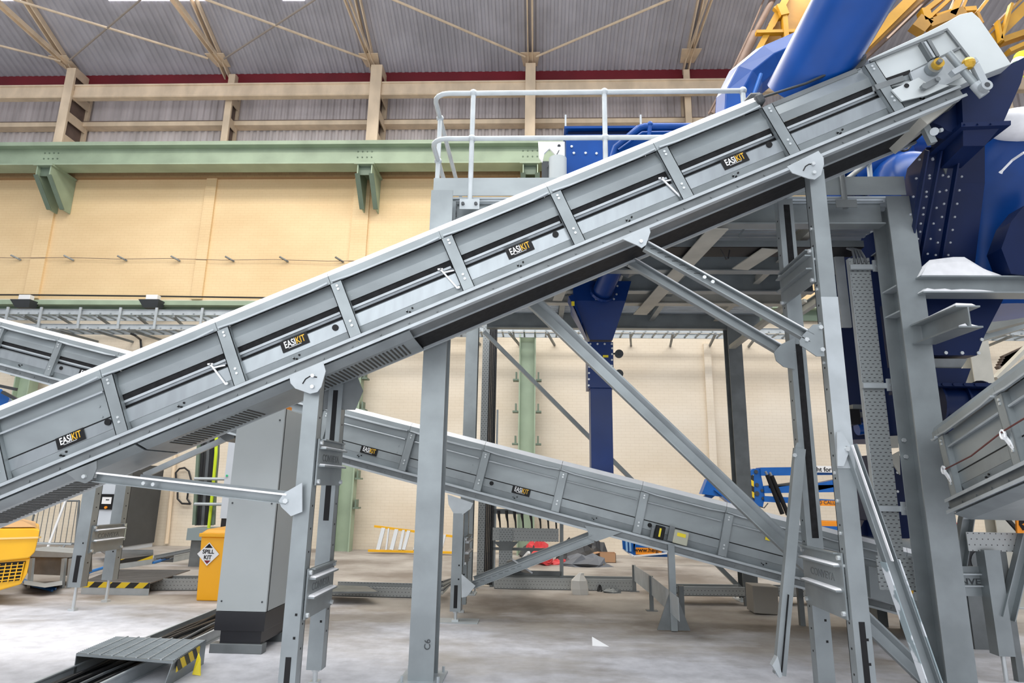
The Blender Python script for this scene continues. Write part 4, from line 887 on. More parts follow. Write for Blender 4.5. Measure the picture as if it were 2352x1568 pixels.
# I-beams with heaped powder at right
t = thing('stub_beam', 'short stub beam projecting toward the camera from the heavy right column, powder on its flanges', 'beam', PY(2130, 715, 5.4))
Xs = PY(2172, 690, 5.2).x-.04; zt = PY(2172, 690, 5.2).z-.03
z0 = zt-.22; Xs = XRC+.10
MB().ext((Xs, 5.22, zt-.10), (Xs, YM-.01, zt-.10), I_(.20, .19, .012, .014)).build('beam_body', galv, t)
MB().loft([V((Xs-.09, 5.24, zt-.005)), V((Xs+.09, 5.24, zt-.005)), V((Xs+.09, YM-.02, zt-.005)), V((Xs-.09, YM-.02, zt-.005))], [V((Xs-.06, 5.27, zt+.03)), V((Xs+.07, 5.27, zt+.025)), V((Xs+.07, YM-.02, zt+.01)), V((Xs-.06, YM-.02, zt+.01))]).build('powder', dust, t)
for s in (-1, 1): MB().loft([V((Xs+s*.012, 5.24, zt-.18)), V((Xs+s*.095, 5.24, zt-.18)), V((Xs+s*.095, YM-.02, zt-.18)), V((Xs+s*.012, YM-.02, zt-.18))], [V((Xs+s*.015, 5.26, zt-.15)), V((Xs+s*.06, 5.26, zt-.165)), V((Xs+s*.06, YM-.02, zt-.172)), V((Xs+s*.015, YM-.02, zt-.172))]).build('powder', dust, t)
t = thing('cross_beam', 'grey I-beam running out of frame right with a heap of white powder on its end', 'beam', PY(2240, 660, 5.95))
za = PY(2200, 632, 5.8).z; zb_ = PY(2200, 672, 5.8).z; xa = PY(2118, 650, 5.8).x
MB().ext((xa, 5.9, (za+zb_)/2), (6.5, 5.9, (za+zb_)/2), I_(.20, za-zb_, .012, .014)).build('beam_body', galv, t)
rings = []
hp_ = [(2104, 640, 640), (2118, 612, 632), (2135, 597, 632), (2165, 593, 632), (2190, 590, 632), (2215, 590, 632), (2235, 602, 632), (2260, 617, 632), (2285, 629, 632)]
for x, y, yb in hp_:
    T = PY(x, y, 5.9); b = PY(x, yb, 5.8); X = T.x; h = max(.004, T.z-za); 
    rings.append([V((X, 5.81, za)), V((X, 5.86, za+h*.72)), V((X, 5.9, za+h)), V((X, 5.95, za+h*.7)), V((X, 5.99, za))])
MB().lofts(rings).build('powder_heap', dust, t, smooth=False)
rings = []
for i, (x, h) in enumerate(((2120, .01), (2135, .05), (2150, .035), (2175, .045), (2190, .03), (2215, .04), (2260, .03), (2300, .005))):
    X = PY(x, 660, 5.8).x; rings.append([V((X, 5.81, zb_+.014)), V((X, 5.83, zb_+.014+h*.8)), V((X, 5.89, zb_+.014+h)), V((X, 5.89, zb_+.013))])
MB().lofts(rings).build('powder_heap', dust, t)
# ------------------------------------------------------------------ blue plant
def rect_ring(x0, x1, y, Y0, Y1):
    a, b = PY(x0, y, Y0), PY(x1, y, Y0); return [V((a.x, Y0, a.z)), V((b.x, Y0, a.z)), V((b.x, Y1, a.z)), V((a.x, Y1, a.z))]
def bolts_line(m, a, b, n, Y, nrm=V((0, -1, 0)), r=.014):
    for i in range(n):
        q = i/(n-1) if n > 1 else 0; m.bolt(PY(a[0]+(b[0]-a[0])*q, a[1]+(b[1]-a[1])*q, Y), nrm, r, .014)
# hopper with long chute
t = thing('dust_hopper', 'dark blue hopper under the mezzanine with a long square chute feeding the descending conveyor', 'hopper', PY(1381, 1060, 8.3))
Y0, Y1 = 8.05, 8.75
R = [rect_ring(1316, 1450, 645, Y0-.0, Y1), rect_ring(1317, 1437, 690, Y0, Y1), rect_ring(1355, 1407, 780, Y0+.1, Y0+.42)]
MB().lofts(R).build('hopper_body', blue, t)
m = MB(); m.prism(ppoly([(1306, 680), (1318, 676), (1350, 780), (1340, 745)], Y0-.02), (0, .3, 0)); m.cur = 1; m.box(PY(1316, 697, Y0-.03), (.04, .01, .06)); m.build('access_door', [blue, stick_y], t)
zz = PY(1381, 785, Y0+.08).z; zz2 = PY(1381, 890, Y0+.08).z; xa, xb = PY(1350, 830, Y0+.08).x, PY(1409, 830, Y0+.08).x
m = MB(); m.bb(xa, xb, Y0+.08, Y0+.44, zz2, zz); m.cur = 1; bolts_line(m, (1356, 790), (1405, 790), 4, Y0+.08); bolts_line(m, (1354, 800), (1352, 885), 7, Y0+.08); bolts_line(m, (1406, 800), (1404, 880), 7, Y0+.08); m.build('slide_gate', [blue, bolt], t)
m = MB(); m.box(PY(1391, 818, Y0+.07), (.07, .01, .03)); m.build('label', stick_y, t)
for y in (812, 858):
    m = MB(); a = PY(1422, y, Y0+.06); m.cyl(a-Y_*.01, a+Y_*.03, .055, 16); m.cyl(PY(1408, y, Y0+.1), a, .012, 8); m.cyl(a-Y_*.03, a, .018, 10); m.build('handwheel', dgrey, t)
zc0 = PY(1381, 1080, Y0+.15).z; m = MB(); m.bb(PY(1357, 960, Y0+.12).x, PY(1407, 960, Y0+.12).x, Y0+.12, Y0+.40, zc0-.05, zz2); m.build('chute', blue, t, bevel=.004)
m = MB(); a, b = PY(1381, 676, 8.0), PY(1412, 606, 7.55); m.cyl(a, b, .13, 20); m.build('inlet_pipe', blue, t, smooth=True)
m = MB(); d = (b-a).normalized(); m.cyl(b-d*.02, b+d*.05, .165, 20); m.build('pipe_flange', blue, t)
m = MB(); m.cyl(a+d*.02, a+d*.06, .165, 20); m.build('pipe_flange', blue, t)
m = MB(); m.prism(ppoly([(1359, 655), (1417, 655), (1417, 690), (1359, 690)], 8.03), (0, .02, 0)); m.cur = 1
for p in ((1362, 660), (1362, 676), (1369, 687), (1390, 687), (1410, 687), (1416, 676), (1418, 657)): m.bolt(PY(p[0], p[1], 8.03), -Y_, .014)
m.build('inlet_plate', [blue, bolt], t)
m = MB(); m.prism(ppoly([(1420, 580), (1466, 560), (1478, 576), (1474, 605), (1452, 618), (1410, 600)], 7.3), (0, .35, 0)); tag(m.build('transfer_chute', galv_dark, bevel=.01), 'dark steel transfer chute above the blue inlet pipe', 'chute')
# blue housing on the mezzanine
t = thing('fan_housing', 'blue rectangular machine housing on the mezzanine behind the handrail', 'machine housing', PY(1430, 395, 7.6)); 
A = PY(1300, 350, 6.9); B = PY(1620, 350, 6.9); zt = PY(1400, 296, 6.9).z
m = MB(); m.bb(A.x, B.x, 6.9, 8.3, 4.46, zt-.07); m.cur = 1
for p in ((1313, 337), (1318, 352), (1345, 352), (1370, 353)): m.bolt(PY(p[0], p[1], 6.9), -Y_, .018)
m.build('housing_body', [bluelt, bolt], t, bevel=.008)
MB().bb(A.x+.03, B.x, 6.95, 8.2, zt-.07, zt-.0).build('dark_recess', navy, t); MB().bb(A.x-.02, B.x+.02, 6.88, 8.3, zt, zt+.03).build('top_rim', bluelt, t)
for x in (1299, 1472): p = PY(x, 292, 6.95); m = MB(); m.bar(p, p+V((0, 0, .16)), .02, .035, up=(0, -1, 0)); m.build('lifting_lug', galv_plate, t)
m = MB(); m.tube([PY(1405, 365, 6.8), PY(1412, 340, 6.8), PY(1468, 295, 6.8), PY(1480, 291, 6.8), PY(1640, 291, 6.8)], .045, 10); m.build('blue_pipe', bluelt, t, smooth=True)
m = MB(); m.tube([PY(1490, 315, 6.78), PY(1493, 286, 6.78)], .03, 8); m.ball(PY(1493, 286, 6.78), .04, 8); m.tube([PY(1420, 345, 6.78), PY(1475, 305, 6.78), PY(1600, 303, 6.78)], .02, 8); m.build('blue_guard', bluelt, t, smooth=True)
t = thing('drive_motor', 'grey motor behind a white guard panel at the left end of the blue housing', 'motor', PY(1268, 405, 6.8))
m = MB(); m.prism(ppoly([(1236, 325), (1249, 325), (1250, 352), (1246, 372), (1238, 362)], 6.75), (0, .03, 0)); m.prism(ppoly([(1249, 325), (1297, 325), (1297, 378), (1262, 340), (1250, 352)], 6.78), (0, .03, 0)); m.cur = 1; m.cyl(PY(1284, 335, 6.775), PY(1284, 335, 6.78), .02, 8); m.build('guard_panel', [white, dgrey], t)
m = MB(); m.cyl(PY(1281, 365, 6.75), PY(1281, 425, 6.75), .105, 20); m.build('motor_body', cabgrey, t, smooth=True)
m = MB(); m.box(PY(1254, 392, 6.8), (.10, .05, .22)); m.tube([PY(1284, 345, 6.77), PY(1276, 360, 6.7), PY(1262, 372, 6.74), PY(1257, 385, 6.74)], .006, 5); m.build('terminal_block', dgrey, t)
# big blue duct entering the conveyor
t = thing('infeed_duct', 'large round glossy blue duct dropping into the top of the climbing conveyor', 'duct', PY(1860, 195, 5.25))
a, b = PY(1848, 200, 5.30), PY(1962, -5, 4.72); d = (b-a); m = MB()
m.cyl(a-d*.12, a+d*1.8, .315, 48); m.build('duct_body', bluelt, t, smooth=True)
m = MB(); m.tube([PY(1716, 236, 5.05), PY(1728, 222, 5.0), PY(1745, 222, 4.98)], .035, 8); m.tube([PY(1742, 226, 4.96), PY(1850, 192, 4.96), PY(1950, 148, 4.96), PY(1988, 130, 4.96)], .012, 8); m.build('rubber_seal', dgrey, t, smooth=True)
m = MB(); m.prism(cvA.pl([(1925, 172), (1945, 140), (1972, 122), (1990, 124), (1990, 150)], .07), cvA.d*.5); m.build('rubber_skirt', dgrey, t)
m = MB(); m.box(cvA.L(6*P_+.02, .1, .07), (.07, .32, .09), (cvA.u, cvA.d, cvA.n)); m.build('rubber_skirt', dgrey, t, bevel=.02)
# blue elbow behind
t = thing('duct_elbow', 'lighter blue chamfered duct elbow behind the large round duct', 'duct', PY(1700, 250, 6.8))
m = MB(); R = []
for x, y, r in ((1688, 300, .24), (1690, 235, .24), (1712, 190, .25), (1760, 150, .23), (1840, 115, .22)):
    c = PY(x, y, 6.8); R.append(c)
m.tube(R, .24, 8); m.build('duct_body', bluelt, t, bevel=.01)
m = MB(); m.tube([PY(1726, 232, 6.5), PY(1748, 170, 6.5)], .022, 8); m.build('grab_rail', liftblue, t, smooth=True)
# blue drum and dome seen under the conveyor head
t = thing('fan_casing', 'glossy blue fan casing with curved flange seen below the conveyor head', 'fan', PY(2010, 430, 7.6))
m = MB(); a, b = PY(1930, 420, 7.6), PY(2050, 345, 7.6); m.cyl(a, b, .34, 32); m.build('casing_body', bluelt, t, smooth=True)
m = MB(); m.prism(ppoly([(1895, 480), (1895, 392), (1945, 385), (1935, 440), (1925, 480)], 7.4), (0, .4, 0)); m.build('side_box', bluelt, t)
m = MB(); c = PY(2085, 440, 7.3); m.ball(c, .46, 24, (1, 1, 1.05)); m.build('domed_end', bluelt, t, smooth=True)
m = MB(); c2 = PY(2062, 440, 7.35); A = [c2+V((cos(k)*.50, .0, sin(k)*.52)) for k in [pi*.35+i*pi*.9/14 for i in range(15)]]; m.tube(A, .035, 8); m.build('curved_flange', navy, t, smooth=True)
for k in (0, 1):
    c = PY(2066+k*8, 322+k*6, 6.6); m = MB(); m.tube([c+V((cos(a_)*.085, 0, sin(a_)*.10)) for a_ in [i*pi/6 for i in range(13)]], .014, 6); tag(m.build('cable_coil', rubber), ('larger black cable coil in front of the blue fan casing', 'black cable coil just right of the larger one at the blue fan casing')[k], 'cable', 'cable coils at the fan casing')
m = MB(); a = PY(2085, 325, 7.5); m.cyl(a-X_*.1, a+X_*.3, .16, 20); tag(m.build('fan_motor', bluelt, smooth=True), 'small blue motor end above the fan casing flange', 'motor')
# head chute and big funnels
t = thing('head_chute', 'dark navy chute receiving the head of the climbing conveyor', 'chute', PY(2250, 290, 5.2))
def dl(rows): # loft through rows: (xl, xr, y, Y front, depth)
    R = []
    for xl, xr, y, Yf, dp in rows:
        a, b = PY(xl, y, Yf), PY(xr, y, Yf); R.append([V((a.x, Yf, a.z)), V((b.x, Yf, a.z)), V((b.x+.05, Yf+dp, a.z)), V((a.x+.05, Yf+dp, a.z))])
    return MB().lofts(R)
m = MB(); m.prism(ppoly([(2208, 200), (2262, 172), (2330, 143), (2360, 128), (2345, 190), (2302, 286), (2212, 288)], 5.02), (0, .45, 0)); m.build('front_box', navy, t)
m = MB(); m.prism(ppoly([(2134, 278), (2200, 222), (2212, 200), (2213, 288), (2190, 304), (2175, 300), (2160, 288)], 5.1), (0, .12, 0)); m.build('side_scoop', navy, t)
m = MB(); m.prism(ppoly([(2208, 281), (2322, 277), (2322, 287), (2208, 291)], 4.98), (0, .5, 0)); bolts_line(m, (2215, 286), (2275, 285), 3, 4.98, r=.008); m.build('flange', navy, t)
dl([(2212, 2300, 290, 5.02, .4), (2212, 2262, 335, 5.12, .4)]).build('neck', navy, t)
t = thing('roller_bracket', 'small steel roller bracket under the head of the climbing conveyor', 'bracket', PY(2145, 305, 5.1))
m = MB(); m.bar(PY(2122, 288, 5.1), PY(2142, 330, 5.1), .05, .06); m.build('arm', galv, t); m = MB(); m.cyl(PY(2146, 302, 5.05), PY(2146, 302, 5.15), .035, 12); m.cyl(PY(2158, 300, 5.05), PY(2164, 298, 5.05), .018, 8); m.build('roller', galv_plate, t)
t = thing('twin_funnel', 'huge dark blue bolted funnel at right below the head chute, powder on its shoulder', 'funnel', PY(2200, 640, 5.9))
dl([(2128, 2206, 338, 5.42, .4), (2106, 2192, 430, 5.72, .4), (2085, 2168, 600, 6.12, .4), (2085, 2150, 700, 6.3, .4)]).build('left_leg', navy, t)
dl([(2206, 2262, 322, 5.38, .5), (2190, 2262, 420, 5.70, .5), (2165, 2240, 600, 6.10, .5), (2150, 2230, 700, 6.3, .4)]).build('centre_leg', navy, t)
MB().prism([PY(2151, 345, 5.40), PY(2184, 345, 5.40), PY(2181, 372, 5.48), PY(2173, 400, 5.58)], (0, .01, 0)).build('vee_plate', galv_dark, t)
MB().prism([PY(2186, 352, 5.38), PY(2208, 325, 5.34), PY(2208, 305, 5.30), PY(2198, 318, 5.32)], (0, .01, 0)).build('edge_strip', galv, t)
R = []
for x, y, r, Y in ((2338, 283, .30, 6.0), (2325, 300, .46, 6.05), (2315, 340, .56, 6.15), (2305, 420, .60, 6.35), (2300, 520, .60, 6.6), (2285, 640, .56, 6.8), (2275, 720, .5, 6.8)):
    c = PY(x, y, Y); R.append([c+V((cos(2*pi*k/32)*r, sin(2*pi*k/32)*r*.8, .10*cos(2*pi*k/32) if y < 350 else 0)) for k in range(32)])
MB().lofts(R).build('round_body', bluelt, t, smooth=True)
c = PY(2350, 285, 5.62); m = MB(); m.ball(c, .36, 20, (1.05, .55, .40)); m.build('powder_cap', dust, t, smooth=True)
m = MB(); m.tube([PY(2352, 350, 5.6), PY(2325, 368, 5.72), PY(2302, 392, 5.8), PY(2298, 397, 5.82)], [.012, .012, .012, .02], 6); m.build('powder_streak', dust, t)
m = MB(); m.prism(ppoly([(2352, 472), (2420, 450), (2420, 640), (2322, 628), (2300, 570), (2322, 510)], 5.78), (0, .2, 0)); m.build('dark_panel', navy, t)
tb = mat('dull_bolt', (.30, .32, .36), .4, .4)
for a_, b_, n, Ya, Yb_ in (((2160, 345), (2112, 600), 7, 5.40, 6.10), ((2206, 325), (2160, 600), 9, 5.34, 6.07), ((2130, 345), (2088, 590), 6, 5.40, 6.10)):
    A, B = PY(a_[0], a_[1], Ya-.02), PY(b_[0], b_[1], Yb_-.02); m = MB(); m.bar(A, B, .015, .05, up=(0, -1, 0)); m.cur = 1
    for sgn in (-1, 1):
        for k in range(n):
            q = (k+.5)/n; p = A.lerp(B, q)+V((sgn*.06, -.0, 0)); m.bolt(p, V((0, -1, -.2)), .011, .012)
    m.build('bolted_flange', [navy, tb], t)
t = thing('lower_hopper', 'dark blue bolted hopper tapering down above the rotary valve at right', 'hopper', PY(2190, 815, 6.3))
m = MB(); R = [rect_ring(2105, 2318, 660, 6.2, 6.9), rect_ring(2120, 2262, 768, 6.2, 6.9), rect_ring(2128, 2244, 815, 6.2, 6.9)]; m.lofts(R); m.cur = 1
bolts_line(m, (2134, 810), (2246, 811), 4, 6.2, r=.018); m.bolt(PY(2254, 780, 6.2), -Y_, .018); m.bolt(PY(2139, 778, 6.2), -Y_, .018); m.bolt(PY(2145, 742, 6.2), -Y_, .018); m.build('hopper_body', [navy, bolt], t)
m = MB(); m.lofts([rect_ring(2130, 2222, 823, 6.25, 6.85), rect_ring(2150, 2208, 845, 6.3, 6.7)]); m.build('neck', galv_dark, t)
t = thing('rotary_valve', 'dark blue rotary valve with curved ribbed casing behind the right conveyor', 'valve', PY(2190, 960, 6.3))
m = MB(); m.lofts([rect_ring(2135, 2230, 845, 6.28, 6.7), rect_ring(2135, 2218, 878, 6.28, 6.7)]); m.build('inlet_box', navy, t)
m = MB(); m.lofts([rect_ring(2125, 2290, 878, 6.2, 6.85), rect_ring(2125, 2290, 886, 6.2, 6.85)]); bolts_line(m, (2140, 882), (2240, 883), 5, 6.2); m.build('flange', navy, t)
m = MB(); a = PY(2190, 930, 6.5); m.cyl(a-X_*.19, a+X_*.24, .21, 24); m.build('rotor_casing', navy, t, smooth=True)
for s in (-.22, .02, .26): MB().cyl(a+X_*s, a+X_*(s+.02), .25, 24).build('casing_rib', navy, t)
m = MB(); m.bb(a.x-.2, a.x+.25, 6.3, 6.7, a.z-.5, a.z-.15); m.build('outlet_box', navy, t)
# vertical cyclone drum between right leg and column
t = thing('cyclone_drum', 'tall dark blue vertical drum behind the right frame and perforated tray', 'drum', PY(1990, 1000, 7.6))
m = MB(); X = PY(1990, 800, 7.9).x; za = PY(1985, 470, 7.6).z; zb2 = PY(1985, 1003, 7.6).z; m.cyl((X, 7.9, zb2), (X, 7.9, za), .45, 32); m.build('drum_body', navy, t, smooth=True)
m = MB(); m.cyl((X, 7.9, zb2-.03), (X, 7.9, zb2), .48, 32); m.build('bottom_flange', navy, t)
_dr = t
m = MB(); m.box(PY(1955, 958, 7.2), (.14, .15, .17)); m.build('valve_actuator', black, t, bevel=.01); m = MB(); m.box(PY(1975, 935, 7.2), (.20, .1, .05)); m.box(PY(1976, 952, 7.2), (.16, .1, .05)); m.build('actuator_bracket', galv_dark, t); m = MB(); m.cyl(PY(1968, 985, 7.2), PY(2000, 980, 7.2), .07, 16); m.build('blue_end', bluelt, t, smooth=True)
t = thing('blue_feed_box', 'dark blue bolted box standing behind the heavy right column near the floor', 'machine', PY(2040, 1230, 7.3))
m = MB(); R = [rect_ring(1998, 2090, 1045, 7.0, 7.6), rect_ring(2000, 2100, 1170, 7.0, 7.6), rect_ring(2005, 2108, 1235, 7.0, 7.6)]; m.lofts(R); m.cur = 1; bolts_line(m, (2060, 1085), (2062, 1215), 4, 7.0); m.build('box_body', [navy, bolt], t)
m = MB(); m.prism(ppoly([(1970, 1225), (1985, 1195), (2010, 1190), (2010, 1235)], 7.1), (0, .3, 0)); m.build('side_spout', navy, t)
m = MB(); m.prism(ppoly([(2025, 1002), (2062, 1000), (2064, 1028), (2020, 1030)], 6.5), (0, .02, 0)); m.prism(ppoly([(2040, 1050), (2066, 1036), (2068, 1090), (2050, 1062)], 6.5), (0, .02, 0)); m.build('bracket_plate', beige_steel, rc)
# ------------------------------------------------------------------ things on the floor, left side
# tall cabinet
C0 = PZ(484, 1497, 0); C1 = PZ(598, 1504, 0); Y0 = (C0.y+C1.y)/2; xa, xb = C0.x+.02, C1.x
t = thing('control_cabinet', 'tall grey floor cabinet on a black plinth left of the tall support frame', 'cabinet', ((xa+xb)/2, Y0+.3, 0))
zt = PY(648, 938, Y0).z; zp = PY(600, 1405, Y0).z; dp = .62
MB().bb(xa-.02, xb, Y0-.01, Y0+.10, 0, .085).build('skid', galv_dark, t, bevel=.004); MB().bb(xa+.02, xb, Y0+dp-.12, Y0+dp, 0, .085).build('skid', galv_dark, t, bevel=.004)
MB().bb(xa+.06, xb-.03, Y0+.02, Y0+dp-.02, .085, .20).build('plinth_kick', blackp, t); MB().bb(xa, xb, Y0, Y0+dp, .20, zp-.004).build('plinth', blackp, t, bevel=.003)
MB().bb(xa, xb, Y0, Y0+.03, zp, zt).build('front_panel', cabgrey, t, bevel=.004); MB().bb(xa+.004, xb+.002, Y0+.03, Y0+.040, zp, zt+.001).build('panel_joint', black, t)
MB().bb(xa, xb, Y0+.045, Y0+dp, zp, zt).build('cabinet_body', cabgrey, t, bevel=.004)
for x in (xa+.045, xb-.045):
    for z in (zp+.09, (zt+zp)/2+.03, zt-.12): MB().cyl((x, Y0, z), (x, Y0-.004, z), .009, 10).build('panel_screw', dgrey, t)
MB().bb(xb-.14, xb-.01, Y0+.05, Y0+.2, zt, zt+.035).build('orange_beacon_base', orange, t)
# spill kit bin
A = PZ(444, 1380, 0); Y0 = A.y; x0 = A.x; x1 = x0+.56; zt = PY(447, 1232, Y0).z; zl = PY(447, 1217, Y0+.1).z
t = thing('spill_kit_bin', 'orange-yellow wheeled bin with white SPILL KIT diamond beside the tall cabinet', 'bin', (x0+.28, Y0+.33, 0))
m = MB(); m.loft([V((x0+.02, Y0+.03, 0)), V((x1-.02, Y0+.03, 0)), V((x1-.02, Y0+.6, 0)), V((x0+.02, Y0+.6, 0))], [V((x0, Y0, zt)), V((x1, Y0, zt)), V((x1, Y0+.66, zt)), V((x0, Y0+.66, zt))]); m.build('bin_body', binm, t, bevel=.015)
m = MB(); m.bb(x0-.02, x1+.02, Y0-.03, Y0+.70, zt, zt+.05); m.loft([V((x0, Y0-.01, zt+.05)), V((x1, Y0-.01, zt+.05)), V((x1, Y0+.68, zt+.05)), V((x0, Y0+.68, zt+.05))], [V((x0+.05, Y0+.06, zt+.10)), V((x1-.05, Y0+.06, zt+.10)), V((x1-.05, Y0+.62, zt+.11)), V((x0+.05, Y0+.62, zt+.11))]); m.build('bin_lid', binm, t, bevel=.01)
c = PY(478, 1272, Y0-.005); r = .155
MB().prism([c+V((0, 0, r)), c+V((r, 0, 0)), c-V((0, 0, r)), c-V((r, 0, 0))], (0, .004, 0)).build('hazard_diamond', white, t); hd = t.children[-1]
MB().prism([c+V((0, -.002, r*.9)), c+V((r*.36, -.002, r*.52)), c+V((-r*.36, -.002, r*.52))], (0, .001, 0)).build('black_triangle', black, hd)
MB().prism([c+V((0, -.002, -r*.85)), c+V((r*.3, -.002, -r*.54)), c+V((-r*.3, -.002, -r*.54))], (0, .001, 0)).build('red_triangle', red, hd)
text('lettering', 'SPILL', .052, c+V((0, -.003, .03)), X_, Z_, black, hd, off=.022); text('lettering', 'KIT', .052, c+V((0, -.003, -.045)), X_, Z_, black, hd, off=.022)
for s in (0, 1): MB().cyl((x0+.06+s*.44, Y0+.62, .09), (x0+.10+s*.44, Y0+.62, .09), .09, 16).build('wheel', black, t)
# near cable run with cables and step-over
L0, L1 = PZ(60, 1575, .10), PZ(492, 1400, .10); R0, R1 = PZ(262, 1575, .10), PZ(560, 1425, .10)
dv = (L1-L0).normalized(); sd = V((dv.y, -dv.x, 0)); wd = .50
L0 = L0-dv*.5; ln = (L1-L0).length+.2
def G(a, b, z): return V((L0.x, L0.y, 0))+dv*a+sd*b+Z_*z
dv.z = 0; dv.normalize(); sd = V((dv.y, -dv.x, 0))
t = thing('cable_run', 'galvanised floor cable ladder full of black cables passing under the step-over', 'cable tray', G(ln/2, wd/2, 0), 'floor cable runs')
for b in (0, wd): MB().prism([G(0, b-.004, 0), G(0, b+.022, 0), G(0, b+.022, .012), G(0, b+.004, .012), G(0, b+.004, .10), G(0, b+.02, .10), G(0, b+.02, .11), G(0, b-.004, .11)], dv*ln).build('side_rail', galv_plate, t)
MB().prism([G(0, 0, .002), G(0, wd, .002), G(0, wd, .01), G(0, 0, .01)], dv*ln).build('tray_bottom', dgrey, t)
for i in range(13):
    m = MB(); b = .035+i*.036; ph = random.random()*6; m.tube([G(ln*k/16, b+.012*sin(ph+k*.9), .035+.02*(i % 3)+.01*sin(ph+k*.6)) for k in range(17)], .013+.003*(i % 2), 6); m.build('cable', rubber if i % 4 else greyrub, t)
t = thing('step_over', 'grey grated step-over plate with black and yellow tape bridging the cable run', 'step', PZ(330, 1520, 0))
a, b_, c, d = PZ(175, 1500, .20), PZ(268, 1461, .20), PZ(474, 1469, .20), PZ(398, 1518, .20)
m = MB(); m.prism([a, d, c, b_], (0, 0, -.02)); m.build('top_plate', galv, t)
m = MB()
for k in range(1, 8):
    q = k/8; m.bar((a.lerp(d, q))+Z_*.004, (b_.lerp(c, q))+Z_*.004, .012, .008)
for k in range(1, 22):
    q = k/22; m.bar((a.lerp(b_, q))+Z_*.002, (d.lerp(c, q))+Z_*.002, .004, .005)
m.build('grating_bars', galv_plate, t, kind='stuff')
def drop(p, z=.0): return V((p.x, p.y, z))
m = MB(); m.prism([d, c, drop(c), drop(d)+V((-.05, 0, 0))], -X_*.006); m.build('end_plate', galv, t)
m = MB(); m.prism([a, b_, drop(b_), drop(a)], X_*.006); m.build('end_plate', galv_dark, t)
e1, e2 = d.lerp(c, .1), d.lerp(c, .78); m = MB(); m.prism([e1+V((.004, 0, -.012)), e2+V((.004, 0, -.012)), e2+V((.004, 0, -.10)), e1+V((.004, 0, -.10))], X_*.003); m.build('hazard_tape', hazardmat('hazard_tape_diagonal', (0, 1, .9), .17), t)
m = MB(); p = PZ(455, 1500, .16); m.prism([p, p+V((.03, -.02, -.04)), p+V((.06, -.05, -.16)), p+V((0, -.06, -.15))], (.01, .0, 0)); m.build('peeling_tape', stick_y, t)
# second plate with hazard edge, further back
def plate(lb, pts, z, ed, nm='cable_bridge'):
    t = thing(nm, lb, 'step', PZ(pts[0][0], pts[0][1], 0), 'cable bridges on the left')
    P4 = [PZ(x, y, z) for x, y in pts]; MB().prism(P4, (0, 0, -.015)).build('top_plate', mat('chequer_plate', (.17, .15, .14), .6, .2, .1, 30), t)
    m = MB()
    for k in range(1, 26): q = k/26; m.bar(P4[0].lerp(P4[3], q)+Z_*.002, P4[1].lerp(P4[2], q)+Z_*.002, .006, .004)
    m.build('ribs', galv_dark, t, kind='stuff')
    a, b = P4[ed[0]], P4[ed[1]]
    MB().prism([a+V((0, -.004, 0)), b+V((0, -.004, 0)), drop(b)+V((0, -.004, 0)), drop(a)+V((0, -.004, 0))], (0, .004, 0)).build('front_face', galv_plate, t)
    hz = hazardmat('hazard_tape_%d' % int(a.y*10), (1, 0, -1), .26)
    MB().prism([a+V((0, -.008, 0)), b+V((0, -.008, 0)), b+V((0, -.008, -z*.45)), a+V((0, -.008, -z*.45))], (0, .003, 0)).build('hazard_tape', hz, t)
    return t
plate('low ribbed bridge plate with hazard tape behind the left frame', [(190, 1335), (345, 1338), (437, 1308), (262, 1307)], .17, (0, 1))
plate('farther narrow bridge plate with hazard tape ending near the grey cabinet', [(268, 1285), (352, 1274), (352, 1262), (225, 1262)], .17, (0, 1))
def tray(lb, a, b, w, h=.1, perfd=True, nm='cable_run', grp='floor cable runs', ncab=0, z=0.0):
    A, B = PZ(a[0], a[1], z), PZ(b[0], b[1], z); d = (B-A).normalized(); n = V((-d.y, d.x, 0))
    if n.y < 0: n = -n
    t = thing(nm, lb, 'cable tray', (A+B)/2, grp)
    for k in (0, w):
        MB().prism([A+n*k, A+n*(k+.004), A+n*(k+.004)+Z_*h, A+n*k+Z_*h], B-A).build('side_rail', MATS['perforated_rail'] if perfd else galv_plate, t)
        MB().prism([A+n*(k-.004)+Z_*h, A+n*(k+.016)+Z_*h, A+n*(k+.016)+Z_*(h+.006), A+n*(k-.004)+Z_*(h+.006)], B-A).build('rail_lip', galv_plate, t)
    MB().prism([A, A+n*w, A+n*w+Z_*.01, A+Z_*.01], B-A).build('tray_bottom', dgrey, t)
    for i in range(ncab):
        m = MB(); m.tube([A.lerp(B, k/8)+n*(w*(i+.7)/(ncab+.5)+.01*sin(k+i))+Z_*(h*.55) for k in range(9)], .014, 6); m.build('cable', rubber if i % 3 else greyrub, t)
    return t
MATS['perforated_rail'] = perfmat('perforated_rail', (.42, .44, .44), (.07, .07, .07), .05, .05)
tray('perforated cable tray on the floor between the left bridge plate and the yellow bin', (344, 1356), (452, 1356), .35, .16, ncab=3)
tray('long cable run along the wall foot behind the left bridge plates', (352, 1290), (452, 1269), .4, .12, False, ncab=4)
m = MB(); m.tube([PZ(352, 1292, .02), PZ(400, 1279, .02), PZ(470, 1262, .02)], .03, 6); tag(m.build('blue_hose', cblue), 'blue hose on the floor running toward the far cable run', 'hose', 'blue hoses on the left floor')
m = MB(); m.tube([PZ(250, 1300, .1), PZ(215, 1310, .06), PZ(195, 1318, .03)], .025, 6); tag(m.build('blue_hose', cblue), 'short blue hose visible between the legs of the left frame', 'hose', 'blue hoses on the left floor')
